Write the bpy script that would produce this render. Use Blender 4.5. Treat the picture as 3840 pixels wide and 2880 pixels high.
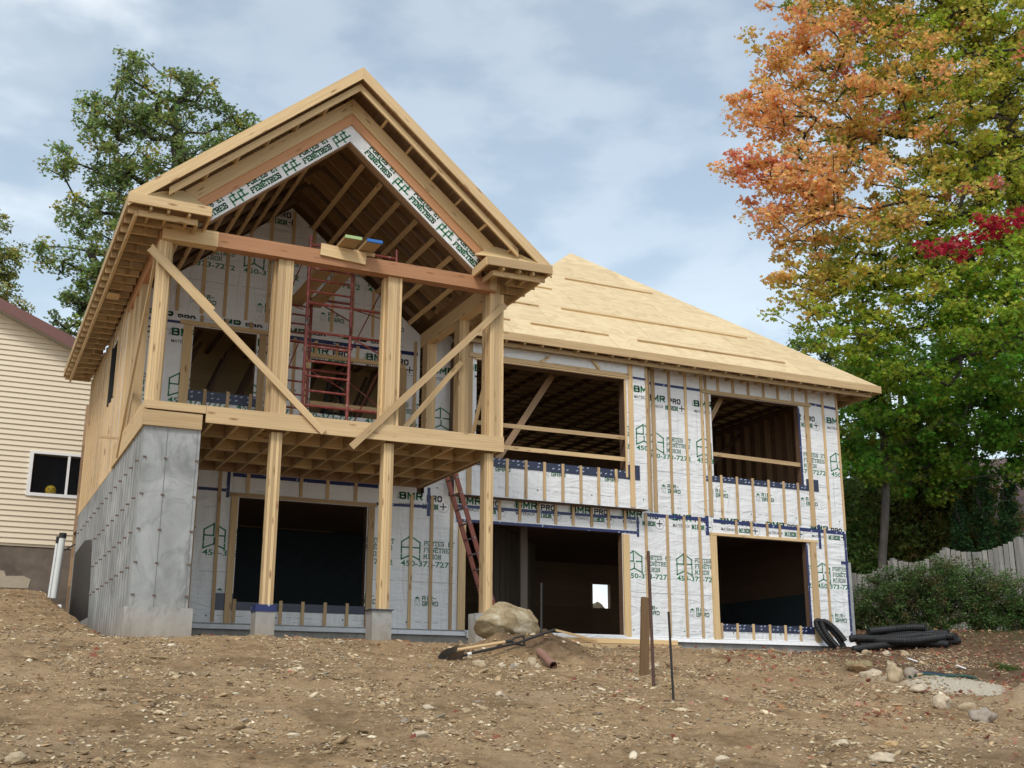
import bpy, math, random
import numpy as np
from mathutils import Vector, Matrix
R_ = math.radians
random.seed(7); rng = np.random.default_rng(11)
for o in list(bpy.data.objects): bpy.data.objects.remove(o)
SC = bpy.context.scene; COL = SC.collection

# ------------------------------------------------------------ camera, sky, sun, exposure
CAM = Vector((-2.1617, -17.0721, -1.4321))
cd = bpy.data.cameras.new('camera'); cam = bpy.data.objects.new('camera', cd); COL.objects.link(cam)
cam.location = CAM; cam.rotation_euler = (R_(105.2121), R_(-0.2076), R_(-25.1701))
cd.sensor_width = 36; cd.lens = 41.01; cd.clip_start = .1; cd.clip_end = 3000
SC.camera = cam
SC.view_settings.view_transform = 'Standard'; SC.view_settings.look = 'None'
SC.view_settings.gamma = 1; SC.view_settings.exposure = 0.75
SUN_EL, SUN_AZ = 48, 215     # azimuth measured from +Y towards +X
W = bpy.data.worlds.new('World'); SC.world = W; W.use_nodes = True
nt = W.node_tree; nt.nodes.clear(); N = nt.nodes.new; LK = nt.links.new
out = N('ShaderNodeOutputWorld'); bg = N('ShaderNodeBackground'); sky = N('ShaderNodeTexSky')
sky.sky_type = 'NISHITA'; sky.sun_disc = False; sky.sun_elevation = R_(SUN_EL); sky.sun_rotation = R_(SUN_AZ)
sky.air_density = 1.0; sky.dust_density = 1.5; sky.ozone_density = 1.5
tc = N('ShaderNodeTexCoord')
def mathn(op, a, b=None, clamp=False):
    n = N('ShaderNodeMath'); n.operation = op; n.use_clamp = clamp
    for i, x in enumerate((a, b)):
        if x is None: continue
        if isinstance(x, (int, float)): n.inputs[i].default_value = x
        else: LK(x, n.inputs[i])
    return n.outputs[0]
def mapr(v, a, b, c=0, d=1):
    n = N('ShaderNodeMapRange'); n.interpolation_type = 'SMOOTHSTEP'; LK(v, n.inputs[0])
    for i, x in zip((1, 2, 3, 4), (a, b, c, d)): n.inputs[i].default_value = x
    return n.outputs[0]
sep = N('ShaderNodeSeparateXYZ'); LK(tc.outputs['Generated'], sep.inputs[0])
mp = N('ShaderNodeMapping'); mp.inputs['Scale'].default_value = (1, 1, 2.2); mp.inputs['Location'].default_value = (.35, .1, .2)
LK(tc.outputs['Generated'], mp.inputs[0])
n1 = N('ShaderNodeTexNoise'); n1.inputs['Scale'].default_value = 3.2; n1.inputs['Detail'].default_value = 5; n1.inputs['Roughness'].default_value = .5
n1.inputs['Distortion'].default_value = .25; LK(mp.outputs[0], n1.inputs[0])
n2 = N('ShaderNodeTexNoise'); n2.inputs['Scale'].default_value = 9; n2.inputs['Detail'].default_value = 5; LK(mp.outputs[0], n2.inputs[0])
lft = mapr(sep.outputs['X'], .34, -.02)            # more cloud towards the left of the view
cov = mathn('ADD', n1.outputs[0], mathn('MULTIPLY', lft, .28))
cloud = mapr(cov, .54, 1.02)
veil = mapr(n1.outputs[0], .25, .75, .27, .35)
fac = mathn('MAXIMUM', cloud, veil)
low = mapr(sep.outputs['Z'], .42, .05, 0, .35)
fac = mathn('ADD', fac, low, True)
shade = mapr(n2.outputs[0], .38, .60)
cc = N('ShaderNodeMixRGB'); LK(shade, cc.inputs[0]); cc.inputs[1].default_value = (4.7, 5.2, 5.6, 1); cc.inputs[2].default_value = (7.2, 7.5, 7.6, 1)
tint = N('ShaderNodeMixRGB'); tint.blend_type = 'MULTIPLY'; tint.inputs[0].default_value = 1
LK(sky.outputs[0], tint.inputs[1]); tint.inputs[2].default_value = (1.50, 1.38, 1.14, 1)
mx = N('ShaderNodeMixRGB'); LK(fac, mx.inputs[0]); LK(tint.outputs[0], mx.inputs[1]); LK(cc.outputs[0], mx.inputs[2])
LK(mx.outputs[0], bg.inputs[0]); bg.inputs[1].default_value = .1; LK(bg.outputs[0], out.inputs[0])
sd = bpy.data.lights.new('sun', 'SUN'); sun = bpy.data.objects.new('sun', sd); COL.objects.link(sun)
sd.energy = 1.1; sd.angle = R_(14); sd.color = (1, .95, .87)
az, el = R_(SUN_AZ), R_(SUN_EL)
sdir = Vector((math.sin(az)*math.cos(el), math.cos(az)*math.cos(el), math.sin(el)))
sun.rotation_euler = sdir.to_track_quat('Z', 'Y').to_euler(); sun.location = (0, 0, 30)

# ------------------------------------------------------------ material helpers
class NT:
    def __init__(s, name):
        s.m = bpy.data.materials.new(name); s.m.use_nodes = True; s.t = s.m.node_tree; s.t.nodes.clear()
        s.out = s.n('ShaderNodeOutputMaterial')
        s.b = s.n('ShaderNodeBsdfPrincipled'); s.l(s.b.outputs[0], s.out.inputs[0])
    def n(s, k): return s.t.nodes.new(k)
    def l(s, a, b): s.t.links.new(a, b)
    def tex(s, co, scale=(1, 1, 1), nscale=5, detail=4, rough=.5, dist=0):
        mp = s.n('ShaderNodeMapping'); mp.inputs['Scale'].default_value = scale; s.l(co, mp.inputs[0])
        n = s.n('ShaderNodeTexNoise'); n.inputs['Scale'].default_value = nscale; n.inputs['Detail'].default_value = detail
        n.inputs['Roughness'].default_value = rough; n.inputs['Distortion'].default_value = dist; s.l(mp.outputs[0], n.inputs[0]); return n.outputs[0]
    def ramp(s, f, stops):
        r = s.n('ShaderNodeValToRGB'); s.l(f, r.inputs[0]); e = r.color_ramp.elements
        while len(e) < len(stops): e.new(.5)
        for x, (p, c) in zip(e, stops): x.position = p; x.color = (*c, 1)
        return r.outputs[0]
    def mix(s, f, a, b, mode='MIX'):
        m = s.n('ShaderNodeMixRGB'); m.blend_type = mode
        for i, x in enumerate((f, a, b)):
            if hasattr(x, 'links') or hasattr(x, 'is_linked'): s.l(x, m.inputs[i])
            elif isinstance(x, (int, float)): m.inputs[i].default_value = x
            else: m.inputs[i].default_value = (*x, 1)
        return m.outputs[0]
    def mr(s, v, a, b, c=0, d=1):
        n = s.n('ShaderNodeMapRange'); s.l(v, n.inputs[0])
        for i, x in zip((1, 2, 3, 4), (a, b, c, d)): n.inputs[i].default_value = x
        return n.outputs[0]
    def bump(s, h, st=.3, d=.01):
        b = s.n('ShaderNodeBump'); b.inputs['Strength'].default_value = st; b.inputs['Distance'].default_value = d
        s.l(h, b.inputs['Height']); s.l(b.outputs[0], s.b.inputs['Normal'])
    def attr(s, name):
        a = s.n('ShaderNodeAttribute'); a.attribute_name = name; return a
    def co(s, k='Object'): return s.n('ShaderNodeTexCoord').outputs[k]
    def pos(s): return s.n('ShaderNodeNewGeometry').outputs['Position']
    def setc(s, c):
        if hasattr(c, 'is_linked'): s.l(c, s.b.inputs['Base Color'])
        else: s.b.inputs['Base Color'].default_value = (*c, 1)
    def rough(s, v): s.b.inputs['Roughness'].default_value = v
M = {}
def wood(name, dark, light, knot=(.20, .09, .035), rough=.75, knots=True):
    s = NT(name); uv = s.n('ShaderNodeUVMap').outputs[0]
    g1 = s.tex(uv, (.7, 26, 1), 1.6, 4, .6, .6); g2 = s.tex(uv, (.35, 3.5, 1), 1.0, 2)
    c = s.ramp(g1, [(.28, dark), (.72, light)])
    t = s.attr('tint').outputs['Fac']
    c = s.mix(s.mr(g2, .35, .7, 0, .35), c, tuple(x*.82 for x in dark))
    c = s.mix(1, c, s.ramp(t, [(0, (.70, .66, .61)), (.5, (.98, .95, .91)), (1, (1.15, 1.12, 1.04))]), 'MULTIPLY')
    if knots:
        mp = s.n('ShaderNodeMapping'); mp.inputs['Scale'].default_value = (2.4, 9, 1); s.l(uv, mp.inputs[0])
        v = s.n('ShaderNodeTexVoronoi'); v.inputs['Scale'].default_value = 1; s.l(mp.outputs[0], v.inputs[0])
        k = s.mr(v.outputs['Distance'], .08, .22, 1, 0)
        k2 = s.n('ShaderNodeMath'); k2.operation = 'MULTIPLY'; s.l(k, k2.inputs[0])
        sepc = s.n('ShaderNodeSeparateColor'); s.l(v.outputs['Color'], sepc.inputs[0])
        s.l(s.mr(sepc.outputs[0], .30, .36, 0, .8), k2.inputs[1])
        c = s.mix(k2.outputs[0], c, knot)
    s.setc(c); s.rough(rough); s.bump(g1, .15, .004); M[name] = s.m
wood('spruce', (.49, .35, .19), (.70, .54, .32))
wood('strap_wood', (.47, .33, .185), (.64, .48, .28))
wood('fir_red', (.46, .235, .12), (.60, .33, .18))
wood('ply', (.56, .43, .23), (.68, .54, .31), knots=False)
wood('old_wood', (.16, .095, .045), (.25, .155, .075))
def simple(name, c, rough=.6, metal=0, nz=0, nscale=8, bump=0, emit=None):
    s = NT(name); s.rough(rough); s.b.inputs['Metallic'].default_value = metal
    if nz:
        n = s.tex(s.co(), (1, 1, 1), nscale, 5)
        s.setc(s.mix(n, tuple(x*(1-nz) for x in c), tuple(min(1, x*(1+nz)) for x in c)))
        if bump: s.bump(n, bump, .02)
    else: s.setc(c)
    M[name] = s.m; return s
simple('green_ink', (.010, .16, .06), .6); simple('black_ink', (.022, .026, .033), .6)
simple('pale_ink', (.45, .52, .50), .6)
simple('dash_ink', (.36, .38, .40), .7)
s = NT('tape'); v = s.n('ShaderNodeTexVoronoi'); v.inputs['Scale'].default_value = 9; s.l(s.co(), v.inputs[0])
s.setc(s.mix(s.mr(v.outputs['Distance'], .16, .22, 1, 0), (.006, .014, .10), (.30, .36, .55))); s.rough(.35); M['tape'] = s.m
s = NT('membrane'); s.setc(s.mix(s.tex(s.co(), (1, 1, 1), 6, 3), (.008, .013, .04), (.018, .026, .07))); s.rough(.3); M['membrane'] = s.m
simple('paper_mark', (.36, .42, .55), .5)
# house wrap: white, slightly glossy, wrinkled
s = NT('wrap'); p = s.pos()
w1 = s.tex(p, (.9, .9, 3.2), 1.5, 3, .5, 1.6); w2 = s.tex(p, (4.5, 4.5, .8), 1.0, 3, .45, 1.4)
h = s.n('ShaderNodeMath'); h.operation = 'ADD'; s.l(w1, h.inputs[0]); s.l(w2, h.inputs[1])
s.setc(s.mix(s.tex(p, (1, 1, 1), 1.3, 3), (.66, .68, .71), (.76, .775, .79))); s.rough(.40); s.bump(h.outputs[0], .6, .06); M['wrap'] = s.m
# concrete
s = NT('concrete'); p = s.pos()
c = s.ramp(s.tex(p, (1, 1, .8), 1.1, 6, .62, .6), [(.3, (.19, .20, .20)), (.5, (.31, .325, .33)), (.72, (.44, .455, .46))])
c = s.mix(s.mr(s.tex(p, (1.6, 1.6, 1.1), 1.3, 6, .7, 1.2), .50, .66, 0, .75), c, (.15, .16, .165))
sp = s.n('ShaderNodeSeparateXYZ'); s.l(p, sp.inputs[0])
c = s.mix(s.mr(sp.outputs[2], .0, -.65, 0, .75), c, s.mix(s.tex(p, (6, 6, .6), 2, 4), (.22, .16, .10), (.40, .35, .28)))
s.setc(c); s.rough(.85); s.bump(s.tex(p, (1, 1, 1), 14, 6, .7), .35, .012); M['concrete'] = s.m
simple('seam_dark', (.16, .165, .165), .9)
simple('rust_iron', (.17, .125, .10), .8, .2, .4)
simple('tar', (.016, .017, .02), .55, 0, .4)
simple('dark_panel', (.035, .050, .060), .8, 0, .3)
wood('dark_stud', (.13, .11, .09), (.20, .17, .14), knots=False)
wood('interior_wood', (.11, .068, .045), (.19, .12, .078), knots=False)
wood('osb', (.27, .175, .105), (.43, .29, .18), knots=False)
# plywood roof sheathing
s = NT('roof_ply'); p = s.pos()
c = s.ramp(s.tex(p, (1.2, 2.0, 2.0), 1.6, 6, .6, 1.5), [(.3, (.56, .43, .25)), (.5, (.66, .53, .325)), (.7, (.72, .60, .38))])
br = s.n('ShaderNodeTexBrick'); br.offset = .5; br.inputs['Scale'].default_value = 1
br.inputs['Brick Width'].default_value = 2.44; br.inputs['Row Height'].default_value = .945; br.inputs['Mortar Size'].default_value = .012
br.inputs['Color1'].default_value = (1, 1, 1, 1); br.inputs['Color2'].default_value = (.90, .88, .86, 1); br.inputs['Mortar'].default_value = (.76, .72, .66, 1)
s.l(p, br.inputs[0]); c = s.mix(1, c, br.outputs[0], 'MULTIPLY'); s.setc(c); s.rough(.8); M['roof_ply'] = s.m
s = NT('scaffold_paint'); n = s.tex(s.co(), (1, 1, 1), 9, 6, .7)
s.setc(s.ramp(n, [(.35, (.13, .022, .018)), (.58, (.22, .042, .034)), (.68, (.38, .30, .27))])); s.rough(.45); M['scaffold'] = s.m
simple('ladder_paint', (.26, .075, .05), .5, .2, .25)
simple('stake_rust', (.085, .045, .035), .8, .1, .4)
simple('rusty_skin', (.27, .15, .11), .75, .1, .3)
simple('grey_metal', (.25, .26, .28), .4, .7, .2)
simple('steel_dark', (.022, .02, .02), .6, .2, .4)
simple('black_pipe', (.008, .009, .011), .6, 0, .3, 20)
simple('white_pvc', (.62, .65, .66), .35, 0, .06)
simple('white_frame', (.74, .75, .76), .4)
simple('blue_paint', (.02, .13, .42), .6); simple('green_paint', (.35, .48, .22), .6)
simple('yellow', (.80, .56, .03), .35)
simple('red_ribbon', (.45, .04, .03), .6)
simple('blue_pipe', (.012, .02, .11), .4); simple('green_pipe', (.015, .06, .04), .5)
s = NT('siding'); p = s.pos()
s.setc(s.mix(s.tex(p, (.5, 1, 3), 1.5, 5), (.63, .55, .42), (.72, .64, .50))); s.rough(.55); M['siding'] = s.m
s = NT('stucco'); p = s.pos()
c = s.ramp(s.tex(p, (1, 1, 1), 1.6, 6, .65, .5), [(.3, (.10, .08, .065)), (.7, (.20, .165, .135))])
s.setc(c); s.rough(.9); s.bump(s.tex(p, (1, 1, 1), 25, 4), .4, .01); M['stucco'] = s.m
simple('pale_stucco', (.40, .35, .27), .9, 0, .15)
simple('roof_red', (.15, .065, .058), .6, 0, .12); simple('soffit_grey', (.33, .31, .28), .7)
s = NT('glass'); s.setc((.012, .014, .018)); s.rough(.04); s.b.inputs['IOR'].default_value = 1.5
tr = s.n('ShaderNodeBsdfTransparent'); mxs = s.n('ShaderNodeMixShader'); mxs.inputs[0].default_value = .45
s.l(tr.outputs[0], mxs.inputs[1]); s.l(s.b.outputs[0], mxs.inputs[2]); s.l(mxs.outputs[0], s.out.inputs[0]); M['glass'] = s.m
s = NT('shingle'); p = s.pos(); br = s.n('ShaderNodeTexBrick'); br.inputs['Scale'].default_value = 1
br.inputs['Brick Width'].default_value = .32; br.inputs['Row Height'].default_value = .14; br.inputs['Mortar Size'].default_value = .012
br.inputs['Color1'].default_value = (.20, .13, .11, 1); br.inputs['Color2'].default_value = (.11, .08, .085, 1); br.inputs['Mortar'].default_value = (.05, .035, .035, 1)
mpn = s.n('ShaderNodeMapping'); mpn.inputs['Rotation'].default_value = (0, 0, R_(-40)); s.l(s.n('ShaderNodeUVMap').outputs[0], br.inputs[0])
s.setc(s.mix(s.tex(p, (1, 1, 1), 3, 3), br.outputs[0], (.16, .11, .10))); s.rough(.9); M['shingle'] = s.m
s = NT('fence_wood'); uv = s.n('ShaderNodeUVMap').outputs[0]
c = s.ramp(s.tex(uv, (.6, 14, 1), 2, 4, .6), [(.3, (.17, .165, .16)), (.7, (.33, .325, .31))])
c = s.mix(1, c, s.ramp(s.attr('tint').outputs['Fac'], [(0, (.7, .7, .7)), (1, (1.15, 1.15, 1.12))]), 'MULTIPLY')
s.setc(c); s.rough(.85); M['fence_wood'] = s.m
s = NT('bark'); p = s.pos(); n = s.tex(p, (7, 7, 1.6), 1.6, 6, .7, .5)
s.setc(s.ramp(n, [(.3, (.018, .014, .012)), (.7, (.06, .05, .042))])); s.rough(.9); s.bump(n, .6, .03); M['bark'] = s.m
s = NT('grey_bark'); p = s.pos(); n = s.tex(p, (7, 7, 1.6), 1.6, 6, .7, .5)
s.setc(s.ramp(n, [(.3, (.07, .06, .055)), (.7, (.20, .175, .16))])); s.rough(.9); s.bump(n, .6, .03); M['grey_bark'] = s.m
s = NT('leaf'); a = s.attr('col').outputs['Color']; s.setc(a); s.rough(.5); s.b.inputs['Specular IOR Level'].default_value = .3
tl = s.n('ShaderNodeBsdfTranslucent'); s.l(a, tl.inputs[0]); mxs = s.n('ShaderNodeMixShader'); mxs.inputs[0].default_value = .5
s.l(s.b.outputs[0], mxs.inputs[1]); s.l(tl.outputs[0], mxs.inputs[2]); s.l(mxs.outputs[0], s.out.inputs[0]); M['leaf'] = s.m
s = NT('stone'); a = s.attr('col').outputs['Color']; n = s.tex(s.pos(), (1, 1, 1), 18, 5, .65)
s.setc(s.mix(1, a, s.ramp(n, [(.3, (.70, .68, .64)), (.7, (1.12, 1.1, 1.08))]), 'MULTIPLY')); s.rough(.85); s.bump(n, .5, .01); M['stone'] = s.m
s = NT('boulder'); p = s.pos(); n = s.tex(p, (1, 1, 1), 4.5, 7, .68, .8)
c = s.ramp(n, [(.3, (.17, .115, .055)), (.46, (.30, .235, .135)), (.6, (.42, .36, .25)), (.75, (.56, .52, .45))])
s.setc(c); s.rough(.85); s.bump(s.tex(p, (1, 1, 1), 13, 6, .7), .8, .03); M['boulder'] = s.m
# soil
s = NT('soil'); p = s.pos(); sp = s.n('ShaderNodeSeparateXYZ'); s.l(p, sp.inputs[0])
a_ = s.tex(p, (1, 1, 1), .55, 5, .6, .6); b_ = s.tex(p, (1, 1, 1), 7, 7, .7); c_ = s.tex(p, (1, 1, 1), 40, 4, .7)
c = s.ramp(b_, [(.25, (.175, .120, .072)), (.5, (.30, .220, .140)), (.75, (.44, .345, .235))])
c = s.mix(s.mr(a_, .42, .62, 0, .55), c, s.ramp(c_, [(.3, (.29, .215, .135)), (.7, (.47, .37, .25))]))
vv = s.n('ShaderNodeTexVoronoi'); vv.inputs['Scale'].default_value = 26; s.l(p, vv.inputs[0])
c = s.mix(s.mr(vv.outputs['Distance'], .18, .30, .55, 0), c, s.ramp(c_, [(.3, (.30, .22, .14)), (.7, (.54, .45, .33))]))
c = s.mix(s.mr(s.tex(p, (1, 1, 1), .9, 6, .7, 1.0), .48, .62, 0, .85), c, s.ramp(b_, [(.3, (.115, .080, .048)), (.7, (.25, .185, .115))]))
c = s.mix(1, c, (1.15, 1.06, .92), 'MULTIPLY')
c = s.mix(s.attr('dark').outputs['Fac'], c, s.ramp(b_, [(.3, (.045, .028, .018)), (.7, (.13, .08, .05))]))
c = s.mix(s.attr('sand').outputs['Fac'], c, s.ramp(c_, [(.3, (.36, .27, .18)), (.7, (.50, .40, .28))]))
c = s.mix(s.attr('pale').outputs['Fac'], c, s.ramp(c_, [(.3, (.44, .39, .30)), (.7, (.58, .53, .43))]))
s.setc(c); s.rough(.95); s.b.inputs['Specular IOR Level'].default_value = .15
hh = s.n('ShaderNodeMath'); hh.operation = 'ADD'; s.l(b_, hh.inputs[0]); s.l(c_, hh.inputs[1]); s.bump(hh.outputs[0], .8, .045); M['soil'] = s.m

# ------------------------------------------------------------ mesh helpers
def V(*a): return Vector(a)
class MB:
    def __init__(s): s.v = []; s.f = []; s.uv = []; s.t = []
    def face(s, pts, uvs=None, t=None):
        i = len(s.v); s.v += [tuple(p) for p in pts]; s.f.append(tuple(range(i, i+len(pts))))
        s.uv += uvs if uvs else [(0, 0)]*len(pts); s.t.append(random.random() if t is None else t)
    def board(s, a, b, side, w, th, t=None, cut=None):
        """box from a to b; w = size along `side`, th = size along the third axis (a,b = centre line)"""
        a, b, side = Vector(a), Vector(b), Vector(side); ax = (b-a); L = ax.length; ax.normalize()
        side = (side-ax*side.dot(ax)).normalized(); n = ax.cross(side)
        t = random.random() if t is None else t; ou, ov = random.random()*50, random.random()*50
        P = lambda k, i, j: (a if k == 0 else b)+side*(w/2*i)+n*(th/2*j)
        def q(p, u, v_): s.face(p, [(ou+x[0], ov+x[1]) for x in zip(u, v_)], t)
        for (i0, j0, i1, j1, wd, off) in ((-1, -1, 1, -1, w, 0), (1, -1, 1, 1, th, w), (1, 1, -1, 1, w, w+th), (-1, 1, -1, -1, th, 2*w+th)):
            q([P(0, i0, j0), P(0, i1, j1), P(1, i1, j1), P(1, i0, j0)], (0, 0, L, L), (off, off+wd, off+wd, off))
        q([P(0, -1, -1), P(0, -1, 1), P(0, 1, 1), P(0, 1, -1)], (0, .02, .02, 0), (0, 0, w, w))
        q([P(1, -1, -1), P(1, 1, -1), P(1, 1, 1), P(1, -1, 1)], (0, 0, .02, .02), (0, w, w, 0))
        return s
    def box(s, x0, x1, y0, y1, z0, z1, t=None, axis=None):
        d = (x1-x0, y1-y0, z1-z0); k = d.index(max(d)) if axis is None else axis
        c = ((x0+x1)/2, (y0+y1)/2, (z0+z1)/2)
        if k == 0: return s.board((x0, c[1], c[2]), (x1, c[1], c[2]), (0, 0, 1), d[2], d[1], t)
        if k == 1: return s.board((c[0], y0, c[2]), (c[0], y1, c[2]), (0, 0, 1), d[2], d[0], t)
        return s.board((c[0], c[1], z0), (c[0], c[1], z1), (1, 0, 0), d[0], d[1], t)
    def tube(s, pts, r, n=8, caps=True, t=None):
        pts = [Vector(p) for p in pts]; rs = r if isinstance(r, (list, tuple)) else [r]*len(pts); rings = []
        t = random.random() if t is None else t; prev = None
        for i, p in enumerate(pts):
            d = (pts[min(i+1, len(pts)-1)]-pts[max(i-1, 0)]).normalized()
            if prev is None: a = d.orthogonal().normalized()
            else: a = (prev-d*prev.dot(d)); a = a.normalized() if a.length > 1e-4 else d.orthogonal().normalized()
            prev = a; b = d.cross(a)
            rings.append([p+(a*math.cos(2*math.pi*k/n)+b*math.sin(2*math.pi*k/n))*rs[i] for k in range(n)])
        for i in range(len(rings)-1):
            for k in range(n):
                k2 = (k+1) % n; s.face([rings[i][k], rings[i][k2], rings[i+1][k2], rings[i+1][k]], None, t)
        if caps: s.face(rings[0][::-1], None, t); s.face(rings[-1], None, t)
        return s
    def prism(s, poly, d, t=None):
        """poly: list of 3-D points, extruded by vector d"""
        d = Vector(d); a = [Vector(p) for p in poly]; b = [p+d for p in a]; n = len(a); t = random.random() if t is None else t
        s.face(a[::-1], [(p.x+p.y, p.z) for p in a[::-1]], t); s.face(b, [(p.x+p.y, p.z) for p in b], t)
        for i in range(n):
            j = (i+1) % n; s.face([a[i], a[j], b[j], b[i]], [(0, 0), ((a[j]-a[i]).length, 0), ((a[j]-a[i]).length, .1), (0, .1)], t)
        return s
ROOTLOC = {}
def wloc(o): return ROOTLOC.get(o.name, Vector((0, 0, 0)))
def link_mesh(name, me, centre, parent=None):
    o = bpy.data.objects.new(name, me); COL.objects.link(o)
    if parent is not None: o.parent = parent; o.location = Vector(centre)-wloc(parent)
    else: o.location = centre
    ROOTLOC[o.name] = Vector(centre); return o
def build(mb, name, mat, parent=None, smooth=False, centre=None, merge=False):
    v = np.array(mb.v, dtype=float)
    if centre is None:
        lo, hi = v.min(0), v.max(0); centre = (lo+hi)/2
        if parent is None: centre[2] = lo[2]
    v = v-np.array(centre)
    me = bpy.data.meshes.new(name); me.from_pydata(v.tolist(), [], mb.f)
    uvl = me.uv_layers.new(name='UVMap'); uvl.data.foreach_set('uv', np.array(mb.uv, dtype=np.float32).ravel())
    at = me.attributes.new('tint', 'FLOAT', 'FACE'); at.data.foreach_set('value', np.array(mb.t, dtype=np.float32))
    me.materials.append(M[mat] if isinstance(mat, str) else mat)
    if merge or smooth:
        import bmesh
        bm = bmesh.new(); bm.from_mesh(me); bmesh.ops.remove_doubles(bm, verts=bm.verts, dist=1e-5); bm.to_mesh(me); bm.free()
    if smooth: me.polygons.foreach_set('use_smooth', [True]*len(me.polygons))
    me.update(); return link_mesh(name, me, centre, parent)
def empty(name, loc, label, cat, group=None):
    o = bpy.data.objects.new(name, None); COL.objects.link(o); o.location = loc; o.empty_display_size = .3
    ROOTLOC[o.name] = Vector(loc); return tag(o, label, cat, group)
def tag(o, label=None, cat=None, group=None, kind=None):
    if label: o['label'] = label
    if cat: o['category'] = cat
    if group: o['group'] = group
    if kind: o['kind'] = kind
    return o
def one(name, mat, parent, f, **k):
    mb = MB(); f(mb); return build(mb, name, mat, parent, **k)
def bd(name, mat, parent, a, b, side, w, th, **k):
    mb = MB().board(a, b, side, w, th); return build(mb, name, mat, parent, **k)
def bx(name, mat, parent, *c, **k):
    mb = MB().box(*c); return build(mb, name, mat, parent, **k)

# ------------------------------------------------------------ lettering (flat printed text)
GLY = {}
def glyph(txt, bold=.02):
    key = (txt, bold)
    if key in GLY: return GLY[key]
    cu = bpy.data.curves.new('t', 'FONT'); cu.body = txt; cu.size = 1; cu.offset = bold; cu.resolution_u = 2; cu.fill_mode = 'FRONT'
    o = bpy.data.objects.new('t', cu); COL.objects.link(o)
    dg = bpy.context.evaluated_depsgraph_get(); dg.update(); me = bpy.data.meshes.new_from_object(o.evaluated_get(dg))
    v = np.array([p.co[:2] for p in me.vertices]); f = [tuple(p.vertices) for p in me.polygons]
    bpy.data.objects.remove(o); bpy.data.curves.remove(cu); bpy.data.meshes.remove(me)
    lo, hi = v.min(0), v.max(0)
    if hi[1]-lo[1] > 1e-6: v = (v-lo)/(hi-lo)
    GLY[key] = (v, f); return GLY[key]
def clip_poly(pts, a, b, c):
    """keep a*x+b*y<=c"""
    o = []
    for i in range(len(pts)):
        p, q = pts[i], pts[(i+1) % len(pts)]; dp, dq = a*p[0]+b*p[1]-c, a*q[0]+b*q[1]-c
        if dp <= 0: o.append(p)
        if dp*dq < 0: t = dp/(dp-dq); o.append((p[0]+(q[0]-p[0])*t, p[1]+(q[1]-p[1])*t))
    return o
BLK = {  # strokes on a unit cell, slab serifs added at the listed feet
 'P': ([[(.18, 0), (.18, 1), (.75, 1), (.86, .86), (.86, .62), (.75, .48), (.18, .48)]], [(.18, 0)]), 'O': ([[(.16, .18), (.16, .82), (.32, 1), (.68, 1), (.84, .82), (.84, .18), (.68, 0), (.32, 0), (.16, .18)]], []),
 'R': ([[(.18, 0), (.18, 1), (.75, 1), (.84, .86), (.84, .64), (.75, .5), (.18, .5)], [(.55, .5), (.84, 0)]], [(.18, 0), (.84, 0)]), 'T': ([[(.08, 1), (.92, 1)], [(.5, 1), (.5, 0)], [(.08, 1), (.08, .82)], [(.92, 1), (.92, .82)]], [(.5, 0)]),
 'E': ([[(.88, 1), (.18, 1), (.18, 0), (.88, 0)], [(.18, .5), (.66, .5)], [(.88, 1), (.88, .84)], [(.88, 0), (.88, .16)]], []), 'S': ([[(.84, .80), (.84, .86), (.70, 1), (.30, 1), (.16, .86), (.16, .62), (.30, .52), (.70, .48), (.84, .38), (.84, .14), (.70, 0), (.30, 0), (.16, .14), (.16, .22)]], []),
 'F': ([[(.88, 1), (.18, 1), (.18, 0)], [(.18, .5), (.66, .5)], [(.88, 1), (.88, .84)]], [(.18, 0)]), 'N': ([[(.18, 0), (.18, 1), (.82, 0), (.82, 1)]], [(.18, 0), (.82, 1)]), 'M': ([[(.12, 0), (.12, 1), (.5, .32), (.88, 1), (.88, 0)]], [(.12, 0), (.88, 0)]),
 'I': ([[(.5, 0), (.5, 1)]], [(.5, 0), (.5, 1)]), 'B': ([[(.18, 0), (.18, 1), (.70, 1), (.82, .87), (.82, .65), (.70, .52), (.18, .52)], [(.70, .52), (.86, .38), (.86, .13), (.74, 0), (.18, 0)]], []),
 'A': ([[(.12, 0), (.12, .86), (.26, 1), (.74, 1), (.88, .86), (.88, 0)], [(.12, .45), (.88, .45)]], []), 'G': ([[(.86, .78), (.86, 1), (.14, 1), (.14, 0), (.86, 0), (.86, .5), (.52, .5)]], []), 'D': ([[(.16, 0), (.16, 1), (.70, 1), (.86, .84), (.86, .16), (.70, 0), (.16, 0)]], []), '-': ([[(.25, .5), (.75, .5)]], []), ' ': ([], [])}
BLK['Ê'] = (BLK['E'][0]+[[(.3, 1.18), (.5, 1.34), (.7, 1.18)]], [])
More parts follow.
